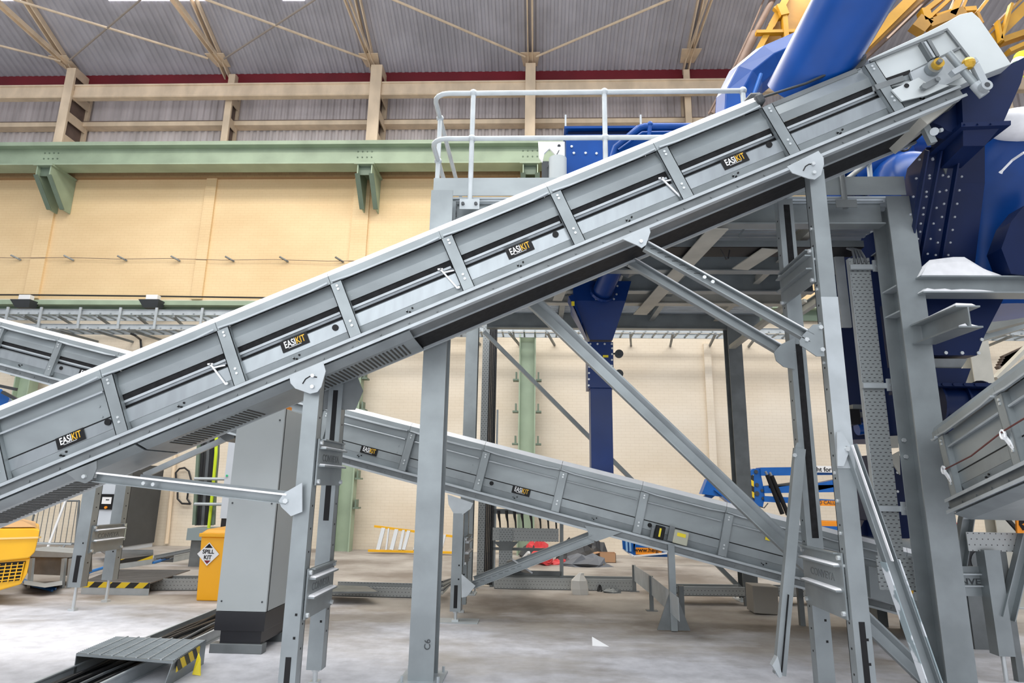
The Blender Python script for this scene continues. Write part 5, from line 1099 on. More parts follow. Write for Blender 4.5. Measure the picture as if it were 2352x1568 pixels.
m = MB(); m.tube([PZ(48, 1328, .08), PZ(75, 1340, .06), PZ(110, 1350, .03), PZ(128, 1352, .02)], .02, 6); m.tube([PZ(52, 1334, .06), PZ(80, 1346, .04), PZ(120, 1356, .02)], .018, 6); tag(m.build('blue_hose', cblue), 'blue hoses curling on the floor right of the yellow machine', 'hose', 'blue hoses on the left floor')
# yellow machine
Ym = 8.3; t = thing('yellow_machine', 'amber yellow machine body with black grille at the left edge', 'machine', PZ(-60, 1420, 0))
m = MB(); m.prism(ppoly([(-200, 1215), (78, 1212), (92, 1216), (88, 1236), (80, 1268), (66, 1282), (-200, 1310)], Ym), (-.80, 1.0, 0)); m.build('upper_body', yellow, t, bevel=.02)
m = MB(); m.prism(ppoly([(-200, 1240), (88, 1232), (88, 1236), (-200, 1245)], Ym-.02), (0, .05, 0)); m.build('trim_strip', mat('pale_orange_trim', (.8, .55, .2), .4), t)
m = MB(); a, b = PY(-200, 1213, Ym), PY(82, 1210, Ym); m.loft([a, b, b+V((-.8, 1.0, 0)), a+V((-.8, 1, 0))], [a+V((0, .15, .10)), b+V((-.3, .15, .06)), b+V((-1.0, .9, .06)), a+V((-.7, .9, .1))]); m.build('top_cover', mat('sandy_orange_cover', (.62, .36, .16), .5), t)
m = MB(); m.prism(ppoly([(-200, 1300), (70, 1280), (62, 1318), (48, 1342), (0, 1356), (-200, 1380)], Ym+.06), (-.68, .85, 0)); m.build('lower_body', yellow, t, bevel=.02)
lbp = t.children[-1]
m = MB(); m.prism(ppoly([(-200, 1306), (58, 1288), (54, 1305), (44, 1332), (-200, 1358)], Ym+.05), (0, .01, 0)); m.build('grille_backing', black, lbp)
m = MB()
for k in range(12):
    x = 56-k*14; m.bar(PY(x, 1290+k*1.2, Ym+.045), PY(x-10, 1334+k*1.2, Ym+.045), .012, .008, up=(0, -1, 0))
for k in range(1, 6): m.bar(PY(-150, 1304+k*9, Ym+.044), PY(58-k*2.5, 1288+k*8, Ym+.044), .012, .008, up=(0, -1, 0))
m.build('grille_bars', yellow, lbp, kind='stuff')
m = MB(); p = PZ(-150, 1400, 0); m.cyl(p+V((-.1, .5, .25)), p+V((.15, .5, .25)), .25, 20); m.build('wheel', black, t)
# stainless box with posts
t = thing('stainless_box', 'low dull stainless box on short posts beside the yellow machine', 'box', PZ(115, 1335, 0))
m = MB(); a = PZ(62, 1345, 0); Yb = a.y; m.prism(ppoly([(55, 1278), (150, 1278), (160, 1284), (160, 1322), (64, 1318)], Yb), (0, .5, 0)); m.build('box_body', mat('dull_stainless', (.20, .18, .16), .4, .5, .15, 5), t)
MB().prism(ppoly([(50, 1262), (170, 1270), (162, 1280), (52, 1278)], Yb-.03), (0, .55, 0)).build('box_lid', galv_plate, t)
for x in (144, 160, 70): MB().bar(PZ(x-2, 1350, 0), PY(x+4, 1282, PZ(x-2, 1350, 0).y), .05, .05).build('post', galv_plate, t)
m = MB(); m.lofts([[PZ(55+k*8, 1345-abs(k-6)*1.2+dy, z) for dy, z in ((4, 0), (4, .12), (-6, .12), (-6, 0))] for k in range(12)]); tag(m.build('curved_tray', galv_plate), 'curved pale cable channel at the foot of the stainless box', 'cable tray')
# barrier
t = thing('crowd_barrier', 'grey steel crowd barrier near the wall at far left', 'barrier', PZ(140, 1268, 0)); Yb = PZ(140, 1262, 0).y
p = lambda x, y: PY(x, y, Yb)
for a, b, w in (((85, 1150), (182, 1150), .035), ((60, 1246), (172, 1248), .035), ((182, 1150), (172, 1262), .04), ((85, 1150), (60, 1262), .035)): MB().cyl(p(*a), p(*b), w*.6, 8).build('tube', galv_dark, t)
for k in range(8): MB().cyl(p(93+k*12, 1150), p(75+k*12.5, 1247), .008, 6).build('bar', galv_dark, t)
tag(MB().bar(PY(152, 1146, Yb-.1), PZ(107, 1264, .0), .045, .03, up=(0, -1, 0)).build('white_pole', white), 'white pole leaning against the crowd barrier', 'pole')
tag(MB().prism(ppoly([(72, 1165), (88, 1165), (83, 1181), (70, 1180)], Yb-.04), (0, .01, 0)).build('paper_notice', white), 'white paper notice on the crowd barrier', 'notice')
t = thing('folding_trestle', 'pale tube trestle lying by the foot of the crowd barrier', 'trestle', PZ(150, 1275, 0))
m = MB(); Yb2 = PZ(150, 1282, 0).y; m.tube([PY(78, 1247, Yb2), PY(165, 1250, Yb2), PY(150, 1250, Yb2), PY(130, 1276, Yb2)], .02, 6); m.tube([PY(95, 1262, Yb2), PY(140, 1256, Yb2)], .015, 6); m.build('tube', galv_plate, t)
# electrical cabinet
A = PZ(262, 1269, 0); Y0 = A.y; ratio = (1232-262)/(1232-352); Y1 = Y0*ratio; xb = A.x; xa = xb-.72; zt = 1.95
t = thing('electrical_cabinet', 'light grey cabinet with black operator panel and charcoal side wall', 'cabinet', (xb-.3, (Y0+Y1)/2, 0))
MB().bb(xa, xb-.03, Y0, Y1, 0, zt).build('cabinet_body', cablight, t); MB().bb(xb-.03, xb, Y0-.01, Y1+.01, .1, zt).build('side_panel', dgrey, t)
MB().bb(xb, xb+.01, Y0+.05, Y0+.3, .25, .62).build('vent_patch', mat('pale_green_grey', (.35, .39, .34), .5), t)
q0, q1 = PY(232, 1134, Y0-.01), PY(258, 1170, Y0-.01); m = MB(); m.bb(q0.x, q1.x, Y0-.03, Y0, q1.z, q0.z); m.build('operator_panel', black, t); op = t.children[-1]
q0, q1 = PY(237, 1141, Y0-.01), PY(256, 1157, Y0-.01); MB().bb(q0.x, q1.x, Y0-.035, Y0-.03, q1.z, q0.z).build('screen', white, op); MB().bb(q0.x+.09, q1.x-.05, Y0-.038, Y0-.035, q1.z+.08, q0.z-.05).build('screen_display', black, op)
q = PY(244, 1165, Y0-.03); MB().cyl(q, q-Y_*.03, .03, 12).build('emergency_button', orange, op); 
# cable rack at the wall left of the tall cabinet
Yk = 12.6; t = thing('cable_rack', 'green framed rack of thick black cables behind the tall cabinet', 'cable rack', PY(470, 1235, Yk))
for x0, x1 in ((459, 446), (500, 490)): MB().bar(PY(x0, 985, Yk), PY(x1, 1205, Yk), .06, .05, up=(0, -1, 0)).build('post', greend, t)
for k in range(6): m = MB(); m.tube([PY(466+k*7, 990, Yk+.1), PY(464+k*7, 1050, Yk+.1), PY(458+k*7, 1120, Yk+.1), PY(452+k*7, 1206, Yk+.1)], .038, 7); m.build('cable', rubber if k != 2 else greyrub, t)
m = MB(); m.tube([PY(497, 990, Yk-.05), PY(496, 1040, Yk-.05), PY(489, 1120, Yk-.05), PY(480, 1206, Yk-.05), PY(477, 1240, Yk-.05)], .03, 7); m.build('earth_cable', cyel, t)
for y in (1099, 1157): MB().cyl(PY(447, y, Yk-.15), PY(528, y+1, Yk-.15), .03, 8).build('crossbar', galv_plate, t)
a = PY(437, 1212, Yk-.1); b = PY(545, 1212, Yk-.1); MB().bb(a.x, b.x, Yk-.2, Yk+.4, a.z-.22, a.z).build('shelf', mat('grey_green_steel', (.24, .29, .30), .5), t)
MB().bb(a.x+.05, b.x, Yk-.1, Yk+.3, 0, a.z-.22).build('rack_base', galv_dark, t)
t = thing('wall_cabinet', 'pale blue-grey cabinet standing just behind the tall cabinet', 'cabinet', PY(530, 1200, 12.2)); a = PY(505, 1190, 12.2); b = PY(600, 1000, 12.2)
MB().bb(a.x, b.x, 12.2, 12.5, a.z, b.z).build('cabinet_body', cablight, t); MB().bb(a.x+.02, b.x, 12.22, 12.48, 0, a.z).build('plinth', blackp, t); MB().cyl(PY(521, 1092, 12.2), PY(521, 1092, 12.17), .02, 8).build('green_lamp', mat('green_lamp', (.02, .5, .2), .4), t)
m = MB(); m.tube([PY(405, 1105, 16.2), PY(404, 1085, 16.2), PY(412, 1076, 16.2), PY(424, 1074, 16.2), PY(434, 1082, 16.2), PY(440, 1105, 16.2)], .025, 6); tag(m.build('wall_cable_loop', rubber), 'upper black cable loop on the wall above the dusty brace', 'cable', 'cable loops on the left wall')
m = MB(); m.tube([PY(408, 1130, 16.2), PY(408, 1145, 16.2), PY(418, 1156, 16.2), PY(438, 1157, 16.2)], .025, 6); m.tube([PY(432, 1130, 16.2), PY(430, 1145, 16.2), PY(438, 1157, 16.2)], .025, 6); tag(m.build('wall_cable_loop', rubber), 'lower black cable loop on the wall below the dusty brace', 'cable', 'cable loops on the left wall')
m = MB(); m.cyl(PY(402, 1040, 16.2), PY(382, 1248, 16.2), .05, 8); tag(m.build('wall_conduit', cream), 'cream conduit running down the wall left of the cable loops', 'conduit')
# knee braces of the far conveyor
for (a, b, Y, lb) in (((318, 1072), (530, 978), 8.5, 'pale angle brace under the climbing conveyor at left, upper of the pair'), ((328, 1092), (528, 1002), 9.1, 'pale angle brace under the climbing conveyor at left, lower of the pair')):
    t = thing('knee_brace', lb, 'brace', PY(420, 1035, Y), 'slotted braces of the descending conveyor'); MB().ext(PY(*a, Y), PY(*b, Y), L_(.05, .09, .008)).build('angle', galv_plate, t)
tag(MB().prism(ppoly([(503, 992), (538, 985), (538, 1006), (520, 1014), (505, 1004)], 8.75), (0, .3, 0)).build('brace_bracket', galv_dark), 'dark bracket at the top of the pale angle braces', 'bracket')

# ------------------------------------------------------------------ middle floor
t = tray('cable ladder on the floor between the tall frame and column C6', (752, 1368), (985, 1374), .45, .13, ncab=0)
m = MB(); m.prism([PZ(752, 1346, .14), PZ(843, 1349, .14), PZ(868, 1362, .14), PZ(752, 1362, .14)], (0, 0, .02)); tag(m.build('tray_cover', galv_dark), 'dark cover plate on the floor cable ladder right of the tall frame', 'cover')
for k in range(6):
    m = MB(); m.tube([PZ(985+k*2, 1366-k*3, .1), PZ(1015, 1362-k*5, .12+.02*k), PZ(1035+k*3, 1340-k*3, .12), PZ(1060+k*4, 1330, .08), PZ(1095, 1345, .04)], .022, 6)
    tag(m.build('floor_cable', greyrub if k % 2 else mat('pale_cable', (.45, .46, .44), .5)), ('lowest', 'second', 'third', 'fourth', 'fifth', 'topmost')[k]+' cable of the bundle snaking over the floor behind the short frame', 'cable', 'cable bundle behind the short frame')
# yellow ladder on its side against the wall
t = thing('ladder', 'yellow ladder with aluminium rungs lying on its side against the wall', 'ladder', PZ(945, 1266, 0)); Yl = 15.5
MB().bar(PY(846, 1264, Yl), PY(1060, 1269, Yl), .05, .08, up=(0, -1, 0)).build('side_rail', yellow, t); MB().bar(PY(860, 1208, Yl+.3), PY(1060, 1234, Yl+.3), .05, .07, up=(0, -1, 0)).build('side_rail', yellow, t)
for x0, x1, w in ((881, 868, .07), (893, 887, .03), (911, 899, .07), (927, 918, .05), (939, 927, .06), (1021, 1012, .06), (962, 953, .06), (990, 982, .06)):
    q = (x0-860)/180; MB().bar(PY(x0, 1210+q*20, Yl+.28), PY(x1, 1263, Yl+.02), w*1.3, .04, up=(0, -1, 0)).build('rung', alu, t)
# black cable riser with perforated trays
Yr = 10.9; t = thing('cable_riser', 'tall riser of black cables on perforated trays beside the rear column', 'cable riser', PZ(1115, 1352, 0))
zt = PY(1100, 735, Yr).z; xa = PY(1098, 1200, Yr).x
for k, (a, b) in enumerate(((0, .13), (.20, .25))): MB().bb(xa+a, xa+b, Yr-.02, Yr, 0.02, zt).build('tray_face', pm, t)
for k in range(5): m = MB(); x = xa+.13+k*.028; m.tube([(x, Yr-.02, .03), (x, Yr-.02, zt*.5), (x+.0, Yr-.02, zt), (x-.05, Yr-.1, zt+.12)], .014, 6); m.build('cable', rubber, t)
MB().bb(xa+.27, xa+.30, Yr, Yr+.06, 0, zt-1.6).build('post', galv_plate, t)
# equipment rack right of the riser
Yk = 10.9; t = thing('tray_rack', 'steel rack frame carrying a perforated cross tray with hanging black cables', 'rack', PZ(1215, 1352, 0)); P = lambda x, y, Y=Yk: PY(x, y, Y)
for x, y0 in ((1130, 1160), (1290, 1200)): z0 = P(x, y0).z; X = P(x, 1280).x; MB().bb(X-.03, X+.03, Yk, Yk+.05, 0, z0).build('post', galv, t)
xa, xb = P(1130, 1280).x, P(1290, 1280).x
for y, h in ((1175, .08), (1261, .045), (1315, .07)): z = P(1200, y).z; MB().bb(xa, xb, Yk, Yk+.04, z-h/2, z+h/2).build('crossbar', galv_dark, t)
z0, z1 = P(1200, 1242).z, P(1200, 1212).z; MB().bb(xa, xb-.05, Yk-.03, Yk-.02, z0, z1).build('perforated_tray', MATS['perforated_rail'], t)
z0 = .2; X0, X1 = P(1146, 1280).x, P(1177, 1280).x; MB().bb(X0, X1, Yk-.045, Yk-.035, z0, z1-.03).build('perforated_tray', pm, t)
m = MB(); m.prism([P(1132, 1243, Yk-.05), P(1192, 1243, Yk-.05), P(1177, 1258, Yk-.05), P(1177, 1264, Yk-.05), P(1146, 1264, Yk-.05), P(1146, 1256, Yk-.05)], (0, .008, 0)); m.build('tee_plate', galv_dark, t)
for x in (1145, 1163, 1181, 1198, 1218, 1238, 1256, 1274): m = MB(); m.tube([P(x, 1172), P(x+1, 1186), P(x+3, 1198), P(x+4, 1214)], [.028, .024, .016, .014], 6); m.build('hanging_cable', rubber, t)
tray('long perforated cable tray on the floor under the descending conveyor', (1135, 1352), (1462, 1358), .35, .17)
# guarded tray with posts
t = thing('tray_guard', 'angled perforated guard plate on short posts under the descending conveyor', 'guard', PZ(1500, 1400, 0))
A, B, C_0 = PZ(1457, 1358, 0), PZ(1497, 1402, 0), PZ(1560, 1440, 0)
def post(p, h, w=.05): MB().bb(p.x-w/2, p.x+w/2, p.y-w/2, p.y+w/2, 0, h).build('post', galv_dark, t); MB().bb(p.x-w*1.5, p.x+w*1.5, p.y-w, p.y+w, 0, .01).build('post_base', galv_dark, t)
hA = PY(1460, 1297, A.y).z; hB = PY(1498, 1322, B.y).z; post(A, hA); post(B, hB); hC = .40
C_0 = V((B.x+(B.x-A.x)*1.1, B.y+(B.y-A.y)*1.1, 0))
MB().prism([A+Z_*hA, B+Z_*hB, C_0+Z_*hB, C_0+Z_*(hB-.24), B+Z_*(hB-.24), A+Z_*(hA-.24)], (.006, .004, 0)).build('guard_plate', galv_plate, t)
t_ = tray('perforated cable tray on posts in front of the dark rear column', (1560, 1368), (1712, 1370), .25, .12, nm='cable_run', z=.12); MB().bb(t_.location.x-.5, t_.location.x-.45, t_.location.y, t_.location.y+.05, 0, .12).build('leg', galv_dark, t_); MB().bb(t_.location.x+.45, t_.location.x+.5, t_.location.y, t_.location.y+.05, 0, .12).build('leg', galv_dark, t_)
for x, y in ((1567, 1424), (1843, 1436)): p = PZ(x, y, 0); tag(MB().bb(p.x-.03, p.x+.03, p.y-.03, p.y+.03, 0, PY(x, 1345, p.y).z).build('tray_post', galv_dark), 'short grey post standing under the descending conveyor, %s' % ('left one' if x < 1700 else 'beside the leg of the right frame'), 'post', 'short tray posts')
p = PZ(1758, 1412, 0); tag(MB().prism([PY(x, y, p.y) for x, y in ((1728, 1344), (1788, 1348), (1788, 1412), (1732, 1408))], (0, .3, 0)).build('floor_box', mat('dusty_grey_box', (.30, .28, .25), .7), bevel=.01), 'plain dusty grey box on the floor behind the falling strut', 'box')
t_ = tray('perforated cable tray between the grey box and the right frame', (1790, 1370), (1935, 1372), .25, .12, nm='cable_run', z=.12)
for dx in (-.35, .35): MB().bb(t_.location.x+dx, t_.location.x+dx+.05, t_.location.y, t_.location.y+.05, 0, .12).build('leg', galv_dark, t_)
# debris heap
def crumple(nm, lb, cat, px, py, w, d, h, m_, grp=None, seed=0):
    rnd = random.Random(seed); c = PZ(px, py, 0); m = MB(); n = 12; R = []
    for r, z in ((1, 0), (.95, .3), (.7, .75), (.35, 1.0)):
        R.append([c+V((cos(2*pi*k/n)*w/2*r*(.75+rnd.random()*.5), sin(2*pi*k/n)*d/2*r*(.75+rnd.random()*.5), max(0.0, h*z*(.6+rnd.random()*.6)) if z else 0)) for k in range(n)])
    m.lofts(R); return tag(m.build(nm, m_), lb, cat, grp)
g = 'rubber scraps heaped near the wall'
crumple('rubber_sheet', 'grey crumpled rubber sheet at the front of the scrap heap', 'rubber sheet', 1345, 1298, 1.1, .7, .22, mat('grey_rubber_sheet', (.13, .14, .16), .55), g, 1)
crumple('rubber_sheet', 'black crumpled sheeting in the middle of the scrap heap', 'rubber sheet', 1325, 1286, 1.0, .6, .42, rubber, g, 2)
crumple('rubber_sheet', 'black crumpled sheeting next to the cardboard box', 'rubber sheet', 1368, 1280, .55, .5, .40, rubber, g, 3)
crumple('rubber_sheet', 'dark sheeting at the left of the scrap heap behind the rack', 'rubber sheet', 1225, 1279, .7, .5, .25, dgrey, g, 4)
crumple('white_sacking', 'crumpled white plastic sheet on top of the black sheeting', 'plastic sheet', 1368, 1268, .5, .25, .52, white, None, 5)
crumple('red_rubber_sheet', 'red crumpled rubber sheet behind the slotted brace', 'rubber sheet', 1236, 1279, .62, .35, .36, redr, 'red rubber scraps', 6)
crumple('red_rubber_sheet', 'red rubber offcut lying right of the red roll', 'rubber sheet', 1285, 1296, .5, .2, .10, redr, 'red rubber scraps', 7)
p = PZ(1258, 1299, 0); m = MB(); m.tube([p+V((.01*k*cos(k*.6)*.9, 0, .13+.01*k*sin(k*.6)*.9)) for k in range(1, 14)], .012, 4); m.cyl(p+V((0, 0, .13)), p+V((-.25, .5, .13)), .125, 18); tag(m.build('red_rubber_roll', redr, smooth=True), 'rolled red rubber sheet under the slotted brace', 'roll')
p = PZ(1396, 1292, 0); t = thing('cardboard_box', 'open brown cardboard box right of the scrap heap', 'box', p); m = MB(); w, d, h = .36, .28, .20
for x0, x1, y0, y1 in ((-w/2, w/2, 0, .01), (-w/2, w/2, d, d+.01), (-w/2, -w/2+.01, 0, d), (w/2-.01, w/2, 0, d)): m.bb(p.x+x0, p.x+x1, p.y+y0, p.y+y1, 0, h)
m.bb(p.x-w/2, p.x+w/2, p.y, p.y+d, 0, .01); m.build('box_walls', card, t); m = MB(); m.prism([p+V((-w/2, 0, h)), p+V((-w/2, d, h)), p+V((-w/2-.14, d+.03, h-.03)), p+V((-w/2-.14, -.02, h-.03))], (0, 0, .006)); m.build('box_flap', card, t)
p = PZ(1355, 1300, 0)
tag(MB().box(PZ(1368, 1296, .04), (.35, .12, .05)).build('timber_offcut', wood), 'timber offcut between the scrap heap and the cardboard box', 'timber')
p = PZ(1333, 1364, 0); m = MB(); R = []
for z, w, dx in ((0, .16, 0), (.08, .17, -.01), (.2, .15, -.02), (.28, .07, -.0), (.31, .05, .02)): R.append([p+V((dx+cos(2*pi*k/8)*w*(1.0 if k % 2 else .8), sin(2*pi*k/8)*w*.6, z)) for k in range(8)])
m.lofts(R); tag(m.build('plastic_bag', mat('translucent_white_plastic', (.60, .59, .56), .4)), 'dusty white plastic bag on the floor in front of the long tray', 'bag')
crumple('rag', 'small grey rag on the floor right of the white bag', 'rag', 1408, 1361, .30, .12, .07, galv_dark, 'floor scraps', 8)
crumple('rag', 'tiny black scrap on the floor between white bag and grey rag', 'scrap', 1378, 1358, .08, .06, .09, rubber, 'floor scraps', 9)
p = PZ(1372, 1484, .0); tag(MB().prism([p+V((-.05, .02, 0)), p+V((.12, 0, 0)), p+V((-.05, .05, .08))], (0, 0, .002)).build('paper_scrap', white), 'white paper scrap alone on the near floor', 'paper')
tag(MB().bar(PZ(1176, 1312, .02), PY(1215, 1268, 12.2), .05, .05).build('white_offcut', white), 'white angled offcut leaning inside the tray rack', 'offcut')
tag(MB().bar(PZ(1180, 1300, .3), PZ(1200, 1300, .62), .3, .02, up=(0, -1, 0)).build('metal_offcut', alu), 'striped pale metal offcuts stacked inside the tray rack', 'offcut')

# ------------------------------------------------------------------ blue boom lift
Yb = 14.0; t = thing('boom_lift', 'blue boom lift parked by the wall behind the descending conveyor', 'boom lift', V((PY(1850, 1250, Yb).x, Yb, 0))); P = lambda x, y, Y=Yb: PY(x, y, Y)
m = MB(); m.prism([P(x, y) for x, y in ((1722, 1082), (1730, 1076), (1745, 1076), (1752, 1110), (1757, 1140), (1752, 1165), (1742, 1162), (1722, 1140))], (0, .5, 0)); m.build('knuckle_plate', liftblue, t); kn = t.children[-1]
m = MB(); m.prism([P(x, y, Yb-.01) for x, y in ((1724, 1092), (1731, 1090), (1733, 1150), (1726, 1140))], (0, .005, 0)); m.build('hazard_tape', hazardmat('lift_hazard_tape', (.6, 0, 1), .24), kn)
m = MB()
for x, y, r in ((1736, 1083, .04), (1738, 1113, .04), (1738, 1133, .05), (1750, 1126, .03), (1752, 1144, .03)): m.cyl(P(x, y), P(x, y)-Y_*.02, r, 12)
m.build('pivot_pins', dgrey, kn)
def bm(nm, a, b, h, m_=liftblue, d=.3, Y=Yb+.1): MB().bar(P(*a, Y), P(*b, Y), h, d, up=(0, -1, 0)).build(nm, m_, t)
bm('upper_boom', (1742, 1083), (2010, 1080), .17); bm('middle_boom', (1750, 1124), (1990, 1120), .15); bm('lower_boom', (1750, 1145), (1990, 1158), .12); bm('upper_link', (1870, 1118), (2000, 1092), .14)
bm('boom_strut', (1860, 1105), (1760, 1118), .05, dgrey)
for a, b in (((1762, 1090), (1797, 1180)), ((1772, 1092), (1810, 1182))): MB().cyl(P(*a, Yb-.05), P(*b, Yb-.05), .045, 12).build('hydraulic_cylinder', black, t); MB().cyl(P(a[0]-4, a[1]-8, Yb-.05), P(*a, Yb-.05), .025, 10).build('piston_rod', alu, t)
m = MB(); m.bb(P(1868, 1077).x, P(1925, 1077).x, Yb-.09, Yb-.06, P(1890, 1085).z, P(1890, 1070).z); m.build('sign_board', white, t); sb_ = t.children[-1]; text('lettering', 'ght for l', .095, P(1893, 1078, Yb-.095), X_, Z_, black, sb_, off=.015)
m = MB(); m.bb(P(1880, 1152).x, P(1930, 1152).x, Yb-.09, Yb-.06, P(1890, 1161).z, P(1890, 1149).z); m.build('orange_sign', orange, t); sb_ = t.children[-1]; text('lettering', 'LO CALL', .07, P(1896, 1154, Yb-.095), X_, Z_, dgrey, sb_, off=.01)
bm('chassis_rail', (1860, 1200), (1990, 1204), .10, orange, .5); MB().bb(P(1840, 1230).x, P(2060, 1230).x, Yb-.2, Yb+.8, .3, P(1900, 1207).z).build('chassis', liftblue, t)
for x in (1870, 2030): c = V((P(x, 1230).x, Yb-.25, .32)); MB().cyl(c, c+Y_*.25, .32, 20).build('wheel', black, t)
m = MB(); m.prism([P(x, y) for x, y in ((1612, 1134), (1625, 1100), (1636, 1096), (1648, 1108), (1672, 1136), (1668, 1142))], (0, .25, 0)); m.build('jib_head', liftblue, t)
bm('jib', (1640, 1120), (1740, 1200), .12); bm('jib', (1640, 1130), (1500, 1235), .12, liftblue, .15, Yb+.2)
MB().tube([P(1745, 1163, Yb-.1), P(1755, 1166, Yb-.1), P(1764, 1155, Yb-.1)], .012, 5).build('hose', rubber, t)
t2 = t; Y5 = 13.4
m = MB()
m.prism([PY(x, y, Y5) for x, y in ((1428, 1225), (1431, 1260), (1455, 1277), (1460, 1240), (1452, 1225))], (0, .05, 0)); m.bb(PY(1455, 1250, Y5).x, PY(1534, 1250, Y5).x, Y5, Y5+.04, PY(1490, 1278, Y5).z, PY(1490, 1225, Y5).z); m.build('basket_side', liftblue, t)
a = PY(1455, 1277, Y5-.03); b = PY(1534, 1270, Y5-.03); MB().bar(a, b, .035, .03).build('basket_rim', white, t); MB().bar(PY(1430, 1259, Y5+.1), a, .035, .03).build('basket_rim', white, t)
m = MB(); q0, q1 = PY(1460, 1257, Y5-.02), PY(1520, 1274, Y5-.02); m.bb(q0.x, q1.x, Y5-.02, Y5-.01, q1.z, q0.z); m.build('orange_sign', stick_y if 0 else orange, t); sb_ = t.children[-1]; text('lettering', 'www.height', .085, V(((q0.x+q1.x)/2, Y5-.025, (q0.z+q1.z)/2+.02)), X_, Z_, black, sb_, off=.01)
for x in (1438, 1446): m = MB(); m.bar(PY(x, 1228, Y5-.03), PY(x+2, 1266, Y5-.03), .04, .02, up=(0, -1, 0)); m.build('basket_slat', mat('pale_blue', (.25, .45, .7), .4), t)

# ------------------------------------------------------------------ lower right
t = thing('support_frame', 'galvanised support frame at lower right under the rising conveyor', 'support frame', PZ(2312, 1566, 0), 'conveyor support frames')
F0 = PZ(2312, 1566, 0); Yf = F0.y; P = lambda x, y, Y=None: PY(x, y, Y or Yf)
MB().ext(V((F0.x, Yf, .22)), V((F0.x, Yf, P(2290, 1262).z)), C_(.14, .12, .008), up=(0, 0, 1)).build('leg', galv, t); MB().cyl(F0, F0+Z_*.3, .018, 10).build('levelling_foot', bolt, t)
MB().ext(P(2190, 1372, Yf+.1), P(2222, 1178, Yf+.1), C_(.07, .11, .008)).build('brace_leg', galv, t); MB().ext(P(2312, 1420, Yf-.05), P(2362, 1215, Yf-.05), C_(.07, .11, .008)).build('brace_leg', galv, t)
m = MB(); m.prism([P(x, y, Yf+.05) for x, y in ((2202, 1310), (2205, 1300), (2260, 1300), (2285, 1315), (2306, 1320), (2308, 1370), (2200, 1368))], (0, .01, 0)); m.build('cross_plate', galv, t); cp = t.children[-1]
for y in (1318, 1345): MB().bar(P(2202, y, Yf+.03), P(2302, y+1, Yf+.03), .012, .03, up=(0, -1, 0)).build('plate_ridge', galv_plate, cp)
text('pressed_lettering', 'NVEYA', .052, P(2245, 1336, Yf+.045), X_, Z_, dgrey, cp, off=.008, sx=1.3)
MB().prism([P(x, y, Yf+.12) for x, y in ((2200, 1165), (2232, 1150), (2232, 1180), (2228, 1192), (2208, 1192))], (0, .012, 0)).build('head_plate', galv_plate, t)
t = thing('perforated_tray', 'horizontal perforated tray at lower right behind the support frame', 'cable tray', PY(2290, 1245, 6.2)); a, b = PY(2225, 1265, 6.2), PY(2420, 1225, 6.2)
MB().bb(a.x, b.x, 6.2, 6.21, a.z, b.z).build('tray_face', MATS['perforated_rail'], t); q_ = PY(2318, 1400, 6.25).x; MB().bb(q_-.03, q_+.03, 6.22, 6.28, 0, a.z+.1).build('tray_post', galv_dark, t)
tag(MB().bb(PY(2176, 1210, 9).x, PY(2232, 1210, 9).x, 9.0, 9.5, PY(2200, 1262, 9).z, PY(2200, 1222, 9).z).build('dull_red_box', mat('dull_red', (.30, .09, .07), .6)), 'dull red case below the bright red box at lower right', 'box')
t = thing('red_box', 'bright red box with small white label between the heavy column and the right frame', 'box', PY(2205, 1222, 9)); MB().bb(PY(2176, 1210, 9).x, PY(2230, 1210, 9).x, 9.0, 9.4, PY(2200, 1221, 9).z, PY(2200, 1202, 9).z).build('box_body', mat('bright_red', (.75, .02, .02), .4), t)
q = PY(2184, 1211, 8.99); MB().box(q, (.09, .01, .10)).build('label', white, t); MB().tube([q+V((cos(k*pi/4)*.03, -.008, sin(k*pi/4)*.03)) for k in range(9)], .008, 5).build('label_mark', navy, t)
tag(MB().bb(PY(2170, 1290, 9).x, PY(2240, 1290, 9).x, 8.9, 9.6, 0, PY(2200, 1263, 9).z).build('pallet_stack', galv_dark), 'low grey stand under the red boxes', 'stand')
t = thing('trolley_wheel', 'dark round tyre with rusty hub behind the right frame', 'wheel', PY(2254, 1305, 7.4)); c = PY(2256, 1290, 7.4); MB().cyl(c, c+Y_*.2, .17, 28).build('tyre', rubber, t, smooth=True); MB().cyl(c-Y_*.01, c, .12, 20).build('rim', galv_dark, t); MB().cyl(c-Y_*.02, c-Y_*.01, .05, 12).build('hub', mat('rusty_hub', (.2, .12, .08), .6), t)
MB().bb(c.x-.2, c.x+.2, 7.4, 7.8, 0, c.z-.12).build('stand_block', galv_dark, t)
t = thing('warning_sign', 'orange warning sign with black arrow at the right edge', 'sign', PY(2350, 1225, 6.0)); MB().prism(ppoly([(2334, 1180), (2400, 1176), (2400, 1224), (2337, 1224)], 6.0), (0, .02, 0)).build('sign_plate', orange, t)
MB().prism(ppoly([(2341, 1186), (2352, 1184), (2360, 1196), (2347, 1204), (2362, 1212), (2350, 1218), (2341, 1205)], 5.995), (0, .004, 0)).build('arrow', black, t); MB().bar(PY(2395, 1224, 6.03), PZ(2400, 1500, 0), .05, .05).build('sign_post', galv_dark, t)
tag(MB().bar(PY(2305, 1182, 6.4), PY(2345, 1226, 6.4), .03, .03).build('cable_sheath', rubber), 'thin black hose slanting behind the right conveyor', 'hose')
